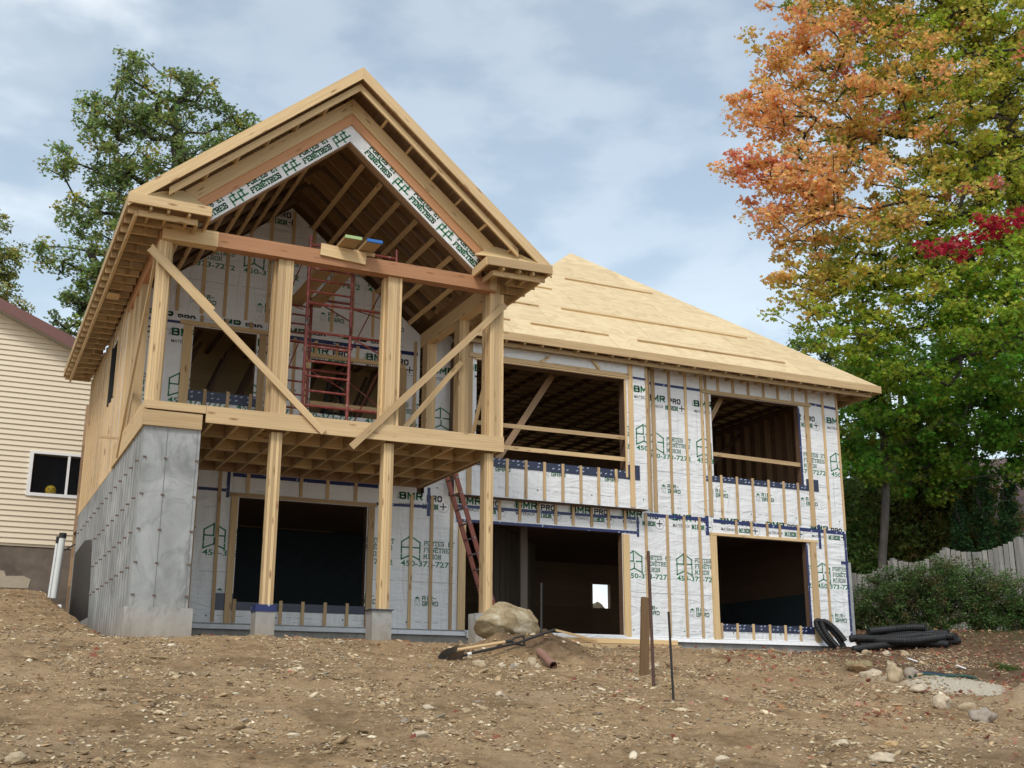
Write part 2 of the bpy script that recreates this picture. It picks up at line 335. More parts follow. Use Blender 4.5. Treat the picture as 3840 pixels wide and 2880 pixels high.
class Print:
    """2-D polygons in wall coordinates, clipped to panels, then placed on a plane"""
    def __init__(s): s.p = {'green_ink': [], 'black_ink': [], 'pale_ink': [], 'dash_ink': []}
    def text(s, ink, txt, x, z, w, h, bold=.02, rot=0, piv=(0, 0)):
        v, f = glyph(txt, bold); c, sn = math.cos(rot), math.sin(rot)
        P = [(x+a*w, z+b*h) for a, b in v]
        if rot: P = [(piv[0]+(a-piv[0])*c-(b-piv[1])*sn, piv[1]+(a-piv[0])*sn+(b-piv[1])*c) for a, b in P]
        for q in f: s.p[ink].append([P[i] for i in q])
    def block(s, ink, txt, x, z, w, h, t=.16, rot=0, piv=(0, 0), serif=True):
        n = len(txt); cw = w/n; c, sn = math.cos(rot), math.sin(rot); th = t*h
        R = lambda a, b: (piv[0]+(a-piv[0])*c-(b-piv[1])*sn, piv[1]+(a-piv[0])*sn+(b-piv[1])*c)
        for k, ch in enumerate(txt):
            st, ser = BLK[ch]
            f = lambda p: (x+cw*(k+.04+.92*p[0]), z+th/2+(h-th)*p[1])
            segs = [(a, b) for pl in st for a, b in zip(pl, pl[1:])]
            if serif: segs += [((p[0]-.13, p[1]), (p[0]+.13, p[1])) for p in ser]
            for a, b in segs:
                a, b = f(a), f(b); s.line(ink, *R(*a), *R(*b), th)
    def line(s, ink, x0, z0, x1, z1, t):
        dx, dz = x1-x0, z1-z0; L = math.hypot(dx, dz); nx, nz = -dz/L*t/2, dx/L*t/2; ex, ez = dx/L*t/2, dz/L*t/2
        s.p[ink].append([(x0-nx-ex, z0-nz-ez), (x1-nx+ex, z1-nz+ez), (x1+nx+ex, z1+nz+ez), (x0+nx-ex, z0+nz-ez)])
    def logo(s, x, z, w, h, ink='green_ink'):
        t = .026; X = lambda a: x+a*w; Z = lambda a: z+a*h
        for (a, b, c, d) in ((.04, .28, .04, .74), (.04, .74, .46, .98), (.46, .98, .46, .52), (.56, .95, .96, .74), (.96, .74, .96, .28), (.04, .52, .46, .52), (.62, .52, .96, .52), (.5, .2, .5, .42),
                             (.04, .20, .04, .02), (.04, .02, .5, .20), (.5, .20, .96, .02), (.96, .02, .96, .20)):
            s.line(ink, X(a), Z(b), X(c), Z(d), t)
    def leaf(s, x, z, r=.025):
        pts = [(x+(r if k % 2 == 0 else r*.45)*math.cos(k*math.pi/5+.314), z+(r if k % 2 == 0 else r*.45)*math.sin(k*math.pi/5+.314)) for k in range(10)]
        for i in range(10): s.p['green_ink'].append([(x, z), pts[i], pts[(i+1) % 10]])
    def bear(s, x, z):
        # small rounded guard emblem under a little roof, pale
        for i in range(8):
            a, b = math.pi*i/8, math.pi*(i+1)/8; s.line('pale_ink', x+.055+.045*math.cos(a), z+.085+.05*math.sin(a), x+.055+.045*math.cos(b), z+.085+.05*math.sin(b), .01)
        s.line('pale_ink', x+.012, z, x+.012, z+.1, .012); s.line('pale_ink', x+.098, z, x+.098, z+.1, .012)
        s.line('pale_ink', x+.04, z+.09, x+.045, z+.1, .012); s.line('pale_ink', x+.07, z+.09, x+.075, z+.1, .012)
        s.line('pale_ink', x+.03, z, x+.055, z+.05, .012); s.line('pale_ink', x+.08, z, x+.055, z+.05, .012)
        s.p['green_ink'].append([(x+.0, z+.14), (x+.11, z+.14), (x+.055, z+.185)])
    def header(s, x, z, second=True):
        s.block('green_ink', 'BMR', x, z, .50, .145, .24, serif=False); s.block('black_ink', 'PRO', x+.56, z-.005, .33, .12, .22, serif=False)
        for k in range(5): s.line('green_ink', x-.04+.008*k, z+.02+.026*k, x+.03, z+.02+.026*k, .010)
        if second:
            s.text('black_ink', 'MATÉRIAUX', x+.02, z-.135, .42, .08, .004); s.block('green_ink', 'MIRON', x+.49, z-.155, .32, .10, .19)
            cx, cz = x+.91, z-.09; s.line('black_ink', cx-.06, cz, cx+.06, cz, .022); s.line('black_ink', cx, cz-.06, cx, cz+.06, .022)
            for i in range(14):
                a, b = -2.6+i*.28, -2.6+(i+1)*.28; s.line('dash_ink', cx+.115*math.cos(a), cz+.115*math.sin(a), cx+.115*math.cos(b), cz+.115*math.sin(b), .008)
    def sheet(s, x0, z0, n, rows=('air', 'logo', 'head')):
        """repeat every 1.22 m; z0 = base of the sheet"""
        for k in range(n):
            x = x0+1.22*k
            if 'logo' in rows:
                s.logo(x, z0+1.27, .40, .45)
                s.block('green_ink', 'PORTES ET', x+.46, z0+1.555, .63, .09, .15); s.block('green_ink', 'FENÊTRES', x+.46, z0+1.43, .60, .09, .15)
                s.block('green_ink', 'MIRON', x+.46, z0+1.305, .36, .09, .15); s.text('green_ink', '450-373-7272', x+.01, z0+1.155, 1.06, .105, .018)
            if 'air' in rows:
                s.bear(x+.30, z0+.42); s.block('green_ink', 'AIR-', x+.45, z0+.53, .29, .085, .20, serif=False); s.block('green_ink', 'GARD', x+.45, z0+.43, .33, .085, .20, serif=False)
            if 'head' in rows: s.header(x-.03, z0+2.40)
            s.leaf(x+.15, z0+.12)
            for q in range(3): s.line('dash_ink', x+.33+q*.17, z0+.13-.004*q, x+.44+q*.17, z0+.13-.004*q, .010)
            s.line('dash_ink', x+.0, z0+.88, x+1.1, z0+.87, .009)
    def emit(s, rects, plane, parent, name='lettering', halfplanes=()):
        """rects: list of (x0,x1,z0,z1) kept.  plane(x,z)->3-D point"""
        for ink, polys in s.p.items():
            mb = MB()
            for (x0, x1, z0, z1) in rects:
                for pl in polys:
                    if max(p[0] for p in pl) < x0 or min(p[0] for p in pl) > x1 or max(p[1] for p in pl) < z0 or min(p[1] for p in pl) > z1: continue
                    q = clip_poly(clip_poly(clip_poly(clip_poly(pl, 1, 0, x1), -1, 0, -x0), 0, 1, z1), 0, -1, -z0)
                    for hp in halfplanes:
                        if len(q) > 2: q = clip_poly(q, *hp)
                    if len(q) > 2: mb.face([plane(*p) for p in q])
            if mb.v: build(mb, name, ink, parent)

def cells(x0, x1, z0, z1, holes):
    xs = sorted({x0, x1, *[h[0] for h in holes], *[h[1] for h in holes]}); zs = sorted({z0, z1, *[h[2] for h in holes], *[h[3] for h in holes]})
    xs = [x for x in xs if x0 <= x <= x1]; zs = [z for z in zs if z0 <= z <= z1]; r = []
    for a, b in zip(xs, xs[1:]):
        for c, d in zip(zs, zs[1:]):
            m = ((a+b)/2, (c+d)/2)
            if not any(h[0] < m[0] < h[1] and h[2] < m[1] < h[3] for h in holes): r.append((a, b, c, d))
    return r

# ------------------------------------------------------------ ground
def sm(a, b, x): t = np.clip((x-a)/(b-a), 0, 1); return t*t*(3-2*t)
def g(x, y):
    x = np.asarray(x, float); y = np.asarray(y, float)
    z = -.62-.15*np.maximum(-.8-y, 0)
    z = z+(1-sm(-.6, .3, x))*.148*np.clip(y, 0, 9.0)
    d = np.hypot(x+2.16, y+17.07); z = z+sm(11, 15, x)*.8*sm(23.5, 30, d)
    z = z+.50*np.exp(-(((x-9.95)/.62)**2+((y+6.9)/.6)**2))          # sandy heap at the right edge
    z = z+.13*np.exp(-((x-9.95)/.85)**4-((y+4.95+.2*(x-10))/.42)**4)
    z = z-.14*np.exp(-(((x-11.2)/1.6)**2+((y+3.7)/.5)**2))+1.15*np.exp(-(((x-15.9)/2.2)**2+((y-16.2)/1.6)**2))        # shallow trench
    z = z+(.27+.09*np.sin(9*x+2*np.sin(7*y))*np.sin(11*y))*np.exp(-(((x-5.0)/.66)**2+((y+2.45)/.50)**2)**1.4)       # mound under the boulder
    z = z+.16*np.exp(-(((x-5.65)/.35)**2+((y+2.3)/.35)**2))+.10*np.exp(-(((x-4.35)/.4)**2+((y+2.4)/.35)**2))
    return z
def fbm(x, y, oct=5, f0=.35, seed=0):
    r = np.random.default_rng(seed); o = np.zeros_like(x); a = 1
    for k in range(oct):
        for _ in range(5):
            th = r.random()*6.283; f = f0*(2.1**k)*(.7+.6*r.random()); o += a*np.sin(f*(x*np.cos(th)+y*np.sin(th))*6.283+r.random()*6.283+1.2*np.sin(f*2*(y*np.cos(th)-x*np.sin(th))+k))
        a *= .5
    return o/5
def gz(x, y): return g(x, y)+.05*fbm(np.asarray(x, float), np.asarray(y, float), 3, .25, 3)
ax = R_(25.17); fw = np.array([math.sin(ax), math.cos(ax)]); rt = np.array([math.cos(ax), -math.sin(ax)])
# one sheet: fine grid in front of the camera, coarse outside, in camera-independent world axes along the slope
ux = np.unique(np.concatenate([np.arange(-400, -12, 12.), np.arange(-12, -5, .5), np.arange(-5, 13, .04), np.arange(13, 24, .15), np.arange(24, 60, 3.), np.arange(60, 401, 20.)]))
uy = np.unique(np.concatenate([np.arange(-200, -24, 12.), np.arange(-24, -12, .5), np.arange(-12, 0.4, .04), np.arange(.4, 14, .15), np.arange(14, 60, 3.), np.arange(60, 500, 20.)]))
X, Y = np.meshgrid(ux, uy); Z = gz(X, Y)
near = sm(-30, -16, Y)*(1-sm(30, 60, np.hypot(X, Y)))
rough = .032*np.abs(fbm(X, Y, 5, .9, 5))+.010*np.sin(41*X+7*np.sin(23*Y))*np.sin(37*Y+5*np.sin(19*X))
Z = Z+rough*near
inside = (X > .05) & (X < 15.9) & (Y > 3.0) & (Y < 13); Z = np.where(inside, np.minimum(Z, -.66), Z)
nx_, ny_ = len(ux), len(uy); idx = np.arange(nx_*ny_).reshape(ny_, nx_)
quads = np.stack([idx[:-1, :-1], idx[:-1, 1:], idx[1:, 1:], idx[1:, :-1]], -1).reshape(-1, 4)
def fast_mesh(name, verts, faces_flat, nper, mat):
    me = bpy.data.meshes.new(name); nf = len(faces_flat)//nper
    me.vertices.add(len(verts)); me.vertices.foreach_set('co', np.asarray(verts, np.float32).ravel())
    me.loops.add(len(faces_flat)); me.loops.foreach_set('vertex_index', np.asarray(faces_flat, np.int32))
    me.polygons.add(nf); me.polygons.foreach_set('loop_start', np.arange(0, nf*nper, nper, dtype=np.int32)); me.polygons.foreach_set('loop_total', np.full(nf, nper, np.int32))
    me.update(calc_edges=True); me.materials.append(M[mat]); return me
me = fast_mesh('ground', np.stack([X, Y, Z], -1).reshape(-1, 3), quads.ravel(), 4, 'soil')
D_ = np.hypot(X+2.16, Y+17.07); nz_ = .25*fbm(X, Y, 4, .3, 9)
def pat(name, a):
    at = me.attributes.new(name, 'FLOAT', 'POINT'); at.data.foreach_set('value', np.clip(a, 0, 1).astype(np.float32).ravel())
pat('dark', .8*sm(9.6, 11.5, X+nz_*2+.25*(Y+4))*sm(-5.2, -4.0, Y+nz_+.0*X)+.75*np.exp(-(((X-5.1)/.75)**2+((Y+2.55)/.42)**2)**2)+.5*sm(-8.6, -9.6, Y+nz_*2)*sm(0, 4, X)*.6)
pat('sand', .95*np.exp(-(((X-9.9)/.85)**2+((Y+7.0)/.85)**2))+.35*sm(.1, .5, nz_*2)*sm(-3, -5, Y))
pat('pale', 1.3*np.exp(-((X-9.95)/.85)**4-((Y+5.15+.2*(X-10))/.55)**4))
me.polygons.foreach_set('use_smooth', [True]*len(me.polygons))
ground = link_mesh('ground', me, (0, 0, 0)); tag(ground, 'bare brown soil slope with gravel rising to the unfinished house', None, None, 'structure')

# ------------------------------------------------------------ the unfinished house
H = empty('unfinished_house', (2.8, 1.8, -.62), 'unfinished two storey wooden house in white printed wrap with open gabled porch', 'house')
D = 3.655; BY = 3.355
HS = 'spruce'
# openings
low_holes = [(2.19, 4.58, .22, 2.06), (6.58, 10.06, -.14, 1.92), (12.40, 14.80, .15, 2.0)]
up_holes = [(12.40, 14.80, 3.29, 5.13), (6.30, 10.2, 2.9, 5.2)]
gab_holes = [(1.17, 2.32, 3.92, 5.12), (3.37, 4.84, 3.75, 4.79)]
def wall_face(name, rects, y, poly=None):
    mb = MB()
    for a, b, c, d in rects: mb.face([(a, y, c), (b, y, c), (b, y, d), (a, y, d)])
    if poly:
        for pl in poly: mb.face(pl)
    return build(mb, name, 'wrap', H)
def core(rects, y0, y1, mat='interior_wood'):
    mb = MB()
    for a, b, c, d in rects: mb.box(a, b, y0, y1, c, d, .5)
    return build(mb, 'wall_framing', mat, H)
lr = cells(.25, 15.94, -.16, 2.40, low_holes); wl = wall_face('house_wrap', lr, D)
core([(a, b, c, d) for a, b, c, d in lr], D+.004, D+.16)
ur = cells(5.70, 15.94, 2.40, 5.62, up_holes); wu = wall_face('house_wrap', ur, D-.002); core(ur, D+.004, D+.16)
# flared wrap skirt at the base
one('wrap_skirt', 'wrap', H, lambda m: m.face([(10.06, D-.10, -.25), (15.99, D-.10, -.25), (15.99, D-.003, -.14), (10.06, D-.003, -.14)]))
one('wrap_skirt', 'wrap', H, lambda m: m.face([(.25, D-.10, -.25), (6.58, D-.10, -.25), (6.58, D-.003, -.14), (.25, D-.003, -.14)]))
# porch gable wall up to the ceiling line
def zc(x): return 7.76-.815*abs(x-2.845)
gr = cells(.15, 5.55, 2.40, 5.55, gab_holes)
wg = wall_face('house_wrap', gr, D-.004, [[(.15, D-.004, 5.55), (5.55, D-.004, 5.55), (2.845, D-.004, 7.76)]])
mb = MB()
for a, b, c, d in gr: mb.box(a, b, D+.004, D+.15, c, d, .5)
mb.prism([(.15, D+.004, 5.55), (5.55, D+.004, 5.55), (2.845, D+.004, 7.76)], (0, .14, 0)); build(mb, 'wall_framing', 'interior_wood', H)
# bay
bay_holes = [(6.64, 10.05, 3.15, 5.11)]
br_ = cells(6.2, 10.58, 2.39, 5.46, bay_holes); wb = wall_face('house_wrap', br_, BY)
mb = MB()
for a, b, c, d in br_: mb.box(a, b, BY+.004, D-.01, c, d, .5)
build(mb, 'bay_framing', 'interior_wood', H)
# lettering on each wrap
P1 = Print(); P1.sheet(1.60-1.22, -.15, 14, ('air', 'logo'))
for k in range(9): P1.header(6.41+1.22*k-1.22*1, 2.26, True)
P1.emit(lr, lambda x, z: (x, D-.003, z), wl)
P2 = Print(); P2.sheet(10.75, 2.41, 5); P2.sheet(5.27+.55, 2.41, 1); P2.emit([r for r in ur], lambda x, z: (x, D-.005, z), wu)
P3 = Print(); P3.sheet(10.27-1.22*4, 2.47, 5); P3.emit(br_, lambda x, z: (x, BY-.003, z), wb)
P4 = Print(); P4.sheet(.80-1.22, 2.50, 5); P4.emit([(a, b, max(c, 2.4), min(d, 5.2)) for a, b, c, d in gr if c < 5.2], lambda x, z: (x, D-.007, z), wg)
P5 = Print(); P5.sheet(.76-1.22, 5.14, 6); P5.emit([(0, 5.6, 5.2, 7.8)], lambda x, z: (x, D-.007, z), wg, halfplanes=[(-.815, 1, 7.74-.815*2.845), (.815, 1, 7.74+.815*2.845)])
P6 = Print()
for k in range(6): P6.header(.3+1.22*k, 5.20, False)
P6.emit([(.2, 4.9, 5.255, 5.38)], lambda x, z: (x, D-.009, z), wg)
# blue seam tape
def tape(segs, y, parent):
    for x0, z0, x1, z1, w in segs:
        mb = MB()
        if abs(x1-x0) > abs(z1-z0): mb.face([(x0, y, z0-w/2), (x1, y, z1-w/2), (x1, y, z1+w/2), (x0, y, z0+w/2)])
        else: mb.face([(x0-w/2, y, z0), (x0+w/2, y, z0), (x1+w/2, y, z1), (x1-w/2, y, z1)])
        build(mb, 'seam_tape', 'tape', parent)
tape([(1.3, 2.17, 1.97, 2.17, .055), (2.05, 2.46, 4.78, 2.46, .07), (4.75, 2.13, 5.80, 2.15, .055), (6.38, 2.21, 10.4, 2.235, .06), (6.40, 1.935, 10.47, 1.945, .055),
      (10.62, 2.335, 12.15, 2.33, .075), (12.33, 2.32, 15.9, 2.27, .075)], D-.006, wl)
tape([(1.98, 2.04, 1.98, 2.50, .06), (5.80, 1.97, 5.80, 2.52, .06), (6.40, 1.9, 6.40, 2.05, .07), (10.445, 1.86, 10.445, 2.27, .055), (12.17, 2.0, 12.17, 2.42, .085), (15.18, 1.88, 15.18, 2.42, .07),
      (15.90, -.18, 15.90, 2.26, .06), (14.80, .15, 14.80, 1.98, .05)], D-.007, wl)
tape([(15.74, 1.6, 15.94, 1.6, .07)], D-.008, wl)
tape([(10.62, 5.20, 12.15, 5.19, .06), (15.12, 5.22, 15.9, 5.18, .06)], D-.006, wu); tape([(14.81, 3.3, 14.81, 5.1, .05)], D-.0075, wu)
tape([(6.22, 5.17, 6.5, 5.17, .05), (10.12, 5.18, 10.57, 5.17, .05)], BY-.006, wb)
tape([(.2, 5.16, 1.0, 5.16, .05), (2.5, 5.15, 5.5, 5.15, .075), (.2, 3.2, .9, 3.2, .05)], D-.010, wg)
def membrane(x0, x1, z0, z1, y, parent, marks=True):
    o = build(MB().box(x0, x1, y-.004, y, z0, z1), 'sill_membrane', 'membrane', parent)
    if marks:
        mb = MB()
        for k in range(int((x1-x0)/.11)+1):
            for q in range(2):
                if random.random() < .3: continue
                x = x0+.03+.11*k+random.random()*.04; z = z0+(z1-z0)*(.3+.42*q)+random.random()*.01
                if x+.05 < x1: mb.face([(x, y-.006, z), (x+.045, y-.006, z+.008), (x+.048, y-.006, z+.032), (x+.006, y-.006, z+.022)])
        build(mb, 'printed_mark', 'paper_mark', o)
membrane(2.05, 4.62, .08, .225, D-.005, wl, False); membrane(1.88, 2.19, .07, .36, D-.008, wl, False)
membrane(12.38, 14.88, .0, .155, D-.005, wl); membrane(12.15, 15.24, 3.17, 3.30, D-.005, wu); membrane(14.9, 15.24, 3.17, 3.44, D-.009, wu, False)
membrane(6.5, 10.12, 2.985, 3.16, BY-.005, wb); membrane(10.06, 10.34, 2.985, 3.29, BY-.009, wb, False); membrane(1.05, 2.4, 3.73, 3.93, D-.011, wg)
# furring strips (64 x 19 mm) -- each its own part
SP = .019
def strap(x, z0, z1, y=D, w=.06, tz=0): bd('furring_strip', 'strap_wood', H, (x+tz, y-SP/2-.002, z0), (x, y-SP/2-.002, z1), (1, 0, 0), w, SP)
for x in (1.42, 5.46, 5.87, 6.28, 10.64, 10.72+.44, 11.58, 11.97): strap(x, -.22 if x > 10 else -.15, 2.36)
strap(1.83, -.13, 2.5, tz=.03)
strap(15.33, -.26, 2.35)
for x in (2.22, 3.04, 3.44, 3.85, 4.26): strap(x, -.14, .27)
for x in (2.33, 2.8, 3.3, 3.8, 4.34): strap(x, 2.15, 2.5)
for x in (12.43, 12.83, 13.24, 13.67, 14.08, 14.49): strap(x, -.24, .17)
for x in (12.92, 13.32, 13.74, 14.08, 14.59): strap(x, 2.06, 2.37)
for x in (7.29, 7.73, 8.14, 8.53, 8.93, 9.35, 9.75, 10.14): strap(x, 2.0, 2.38)
for x, w in ((10.90, .09), (10.79, .05), (11.31, .06), (11.73, .06), (12.15, .06)): strap(x, 2.41, 5.55, w=w)
strap(12.29, 2.41, 5.13, w=.10); strap(15.03, 2.37, 5.13, w=.13)
strap(15.51, 2.37, 5.5); strap(15.92, 2.34, 5.55, w=.05)
for x in (12.58, 12.99, 13.41, 13.84, 14.25, 14.65): strap(x, 2.38, 3.33)
for x in (12.26, 12.60, 13.0, 13.42, 13.84, 14.24, 14.66, 15.05): strap(x, 5.225, 5.55)
for x in (7.31, 7.72, 8.13, 8.54, 8.95, 9.36, 9.77): strap(x, 2.41, 3.17, BY)
strap(6.50, 2.40, 5.44, BY, .10); strap(10.16, 2.41, 5.44, BY, .11); strap(10.03, 3.02, 5.1, BY, .05); strap(10.555, 2.41, 5.44, BY, .05); strap(6.25, 2.40, 5.44, BY, .06)
for x in (.84, 1.28, 1.69, 2.09, 2.48, 2.9, 3.31, 3.73, 4.13, 4.55, 4.96):
    strap(x, 5.37, zc(x)-.03)
for x in (1.45, 1.86, 2.27): strap(x, 3.70-.95, 3.97)
for x in (2.62, 3.04, 3.45, 3.86, 4.27, 4.7, 5.12): strap(x, (2.75 if x < 3.2 or x > 5 else 4.87), 5.15)
for x in (1.3, 1.75, 2.2): strap(x, 5.22, 5.34)
strap(.55, 2.75, 5.3); strap(5.45, 2.75, 5.4)
# wider jamb and head boards around openings
def jamb(x0, x1, z0, z1, y=D, mat=HS, tilt=0): bd('opening_trim', mat, H, ((x0+x1)/2+tilt, y-.02, z0), ((x0+x1)/2, y-.02, z1), (1, 0, 0), x1-x0, .034)
def head(x0, x1, z0, z1, y=D, mat=HS): bd('opening_trim', mat, H, (x0, y-.021, (z0+z1)/2), (x1, y-.021, (z0+z1)/2), (0, 0, 1), z1-z0, .038)
jamb(2.05, 2.17, -.15, 2.07, mat='strap_wood'); jamb(4.60, 4.72, -.13, 2.06, mat='strap_wood'); head(2.02, 4.75, 2.07, 2.135, mat='strap_wood')
jamb(6.42, 6.57, -.14, 1.90); jamb(10.07, 10.22, -.20, 1.89); head(12.22, 15.10, 2.005, 2.06); jamb(12.23, 12.38, -.21, 2.0); jamb(14.88, 15.04, -.2, 2.0)
head(12.14, 15.14, 5.14, 5.215); head(6.46, 10.12, 5.15, 5.24, BY); head(6.6, 10.05, 5.115, 5.14, BY, 'strap_wood')
jamb(.99, 1.15, 3.0, 5.12); jamb(2.37, 2.50, 3.0, 5.12); head(.92, 2.53, 5.135, 5.21); head(3.28, 5.24, 4.82, 4.90); jamb(5.13, 5.27, 3.0, 4.82); jamb(3.22, 3.34, 2.8, 4.82); head(3.37, 4.84, 3.89, 3.97)
# window safety rails
for z0, z1 in ((3.845, 3.865), (3.40, 3.41)): bd('guard_rail', HS, H, (6.55, BY+.06, z0), (10.06, BY+.06, z1), (0, 0, 1), .085, .036)
bd('guard_rail', HS, H, (12.38, D+.05, 3.80), (14.83, D+.05, 3.76), (0, 0, 1), .09, .036)
# small offcuts nailed above the bay window
for x, z, dx, dz in ((7.05, 5.42, -.12, -.13), (8.25, 5.37, -.2, -.13), (9.25, 5.42, .17, -.17)):
    bd('wood_offcut', HS, H, (x, BY-.03, z), (x+dx, BY-.03, z+dz), (-dz, 0, dx), .05, .04)
# concrete base under the main wall, door sill
one('concrete_base', 'concrete', H, lambda m: [m.box(.25, 6.58, D-.03, D+.3, -.9, -.145), m.box(6.58, 10.06, D-.03, D+.3, -.9, -.30), m.box(10.06, 15.97, D-.03, D+.3, -.9, -.165)])
bx('door_sill', 'wrap', H, 6.58, 10.06, D-.12, D+.4, -.29, -.16)
one('corner_concrete', 'concrete', H, lambda m: m.box(15.95, 16.02, D+.0, D+.5, -.9, 1.62))
# left foundation wall with pier return
def fw_part(m):
    m.box(0, .25, .26, 9.6, -.95, 2.385, .5, 1); m.box(0, .80, 0, .26, -.25, 2.388, .5, 2)
fwall = one('foundation_wall', 'concrete', H, fw_part); 
bx('footing', 'concrete', H, -.07, .86, -.09, .42, -1.1, -.19)
for x in (.04, .33, .77):
    for z in (1.93, 1.40, .90, .43, -.02):
        one('form_tie', 'rust_iron', fwall, lambda m: (m.tube([(x, 0.0, z), (x+.005, -.028, z-.004)], .012, 6), m.box(x-.028, x+.022, -.007, .0, z-.012, z+.012)))
for j in range(15):
    y = .35+.61*j
    for z in ((1.93, 1.38, .88, .38) if j % 2 == 0 else (1.93, 1.38, .88, .38)):
        if z > float(g(-.1, y))+.1 and y < 9.4 and not (y > 5.8 and z < 1.5): one('form_tie', 'rust_iron', fwall, lambda m: (m.tube([(0.0, y, z), (-.05, y, z-.004)], .013, 6), m.box(-.007, 0, y-.03, y+.02, z-.014, z+.014)))
one('form_seam', 'seam_dark', fwall, lambda m: ([m.box(-.004, .0, .35+.61*j/2-.005, .35+.61*j/2+.005, -.8, 2.37) for j in range(29)], m.box(.326, .334, -.004, 0, -.19, 2.38), m.box(.755, .761, -.004, 0, -.19, 2.38)))
one('damp_proofing', 'tar', fwall, lambda m: m.prism([(-.006, 9.35, 1.55), (-.006, 7.4, 1.60), (-.006, 6.1, 1.47), (-.006, 5.85, 1.2), (-.006, 5.6, .6), (-.006, 5.4, .0), (-.006, 9.35, .0)], (.005, 0, 0)))
# pier blocks
for x0, x1, zt in ((1.77, 2.05, -.19), (3.53, 3.84, -.11), (5.23, 5.53, -.10)): bx('pier_block', 'concrete', H, x0, x1, .0, .30, -1.0, zt)
bx('post_wrap', 'tape', H, 1.76, 2.06, -.01, .31, -.19, -.09); bx('post_wrap', 'membrane', H, 3.50, 3.86, -.03, .33, -.11, -.095)
# built-up posts (plies)
def post(x0, x1, y0, y1, z0, z1, n, name='post', lean=0):
    mb = MB(); w = (x1-x0)/n
    for k in range(n):
        j = .006*random.random(); mb.board((x0+w*(k+.5)+lean, (y0+y1)/2-j, z0), (x0+w*(k+.5), (y0+y1)/2-j, z1), (1, 0, 0), w-.0025, y1-y0)
    return build(mb, name, HS, H)
post(1.86, 2.03, .08, .25, -.09, 2.49, 4); post(3.655, 3.82, .08, .25, -.095, 2.49, 4); post(5.385, 5.545, .08, .25, -.10, 2.49, 4)
post(-.02, .17, .0, .19, 2.77, 5.25, 5); post(1.80, 2.04, .0, .19, 2.77, 5.25, 6); post(3.61, 3.85, .0, .19, 2.77, 5.25, 6); post(5.43, 5.68, .0, .19, 2.77, 5.25, 6)
bx('post_ply', HS, H, .175, .205, .10, .24, 2.78, 5.25, ); bx('post_ply', HS, H, 1.76, 1.797, .10, .24, 2.78, 5.25); bx('post_ply', HS, H, 3.572, 3.607, .10, .24, 2.78, 5.25); bx('post_ply', HS, H, 5.39, 5.427, .10, .24, 2.78, 5.25)
post(5.47, 5.66, 1.45, 1.69, 2.77, 5.22, 3); post(5.47, 5.66, 3.05, 3.30, 2.77, 5.22, 3)
post(.02, .16, 1.95, 2.35, 2.77, 5.25, 1); post(.02, .16, 2.65, 2.95, 2.77, 5.25, 1); post(.02, .18, 3.42, 3.62, 2.45, 5.3, 2); post(.03, .16, .45, .60, 2.77, 5.25, 1)
# deck: rim boards, joists, blocking, floor
bd('rim_board', HS, H, (.85, -.02, 2.635), (5.68, -.02, 2.635), (0, 0, 1), .255, .04)
bd('rim_board', HS, H, (-.03, -.022, 2.70), (.845, -.022, 2.70), (0, 0, 1), .12, .04); bd('rim_board', HS, H, (-.04, -.025, 2.50), (.80, -.025, 2.50), (0, 0, 1), .225, .05)
bd('rim_board', HS, H, (5.67, .0, 2.635), (5.67, D, 2.635), (0, 0, 1), .255, .04); bd('rim_board', HS, H, (-.01, .0, 2.58), (-.01, D, 2.58), (0, 0, 1), .38, .045)
bd('rim_board', 'osb', H, (.3, D-.05, 2.62), (5.64, D-.05, 2.62), (0, 0, 1), .25, .03)
for k in range(13):
    x = .95+.385*k; bd('floor_joist', 'osb' if 0 else HS, H, (x, .03, 2.62), (x, D-.07, 2.62), (0, 0, 1), .235, .038)
for y in (.92, 1.84, 2.76):
    for k in range(-1, 12): one('joist_blocking', HS, H, lambda m: m.board((.95+.385*k+.022, y+.02*(k % 2), 2.62), (.95+.385*(k+1)-.022, y+.02*(k % 2), 2.62), (0, 0, 1), .225, .036))
bx('deck_sheathing', 'osb', H, .0, 5.65, .02, D+.2, 2.742, 2.765)
# header beam
bd('header_beam', HS, H, (.02, .02, 5.375), (.83, .02, 5.375), (0, 0, 1), .24, .20); bd('header_beam', 'fir_red', H, (.83, .02, 5.375), (5.5, .02, 5.365), (0, 0, 1), .235, .20)
bd('header_beam', HS, H, (5.56, .12, 5.35), (5.56, D-.25, 5.35), (0, 0, 1), .27, .20); bd('header_beam', 'fir_red', H, (.08, .14, 5.34), (.08, D, 5.34), (0, 0, 1), .26, .14)
bd('post_cap', HS, H, (5.44, -.01, 5.27), (5.44, -.01, 5.55), (1, 0, 0), .13, .18)
bd('spacer_block', HS, H, (2.43, -.105, 5.485), (3.18, -.105, 5.44), (0, 0, 1), .20, .035)
bd('spacer_block', HS, H, (2.9, -.05, 5.56), (3.34, -.05, 5.545), (0, 0, 1), .06, .04)
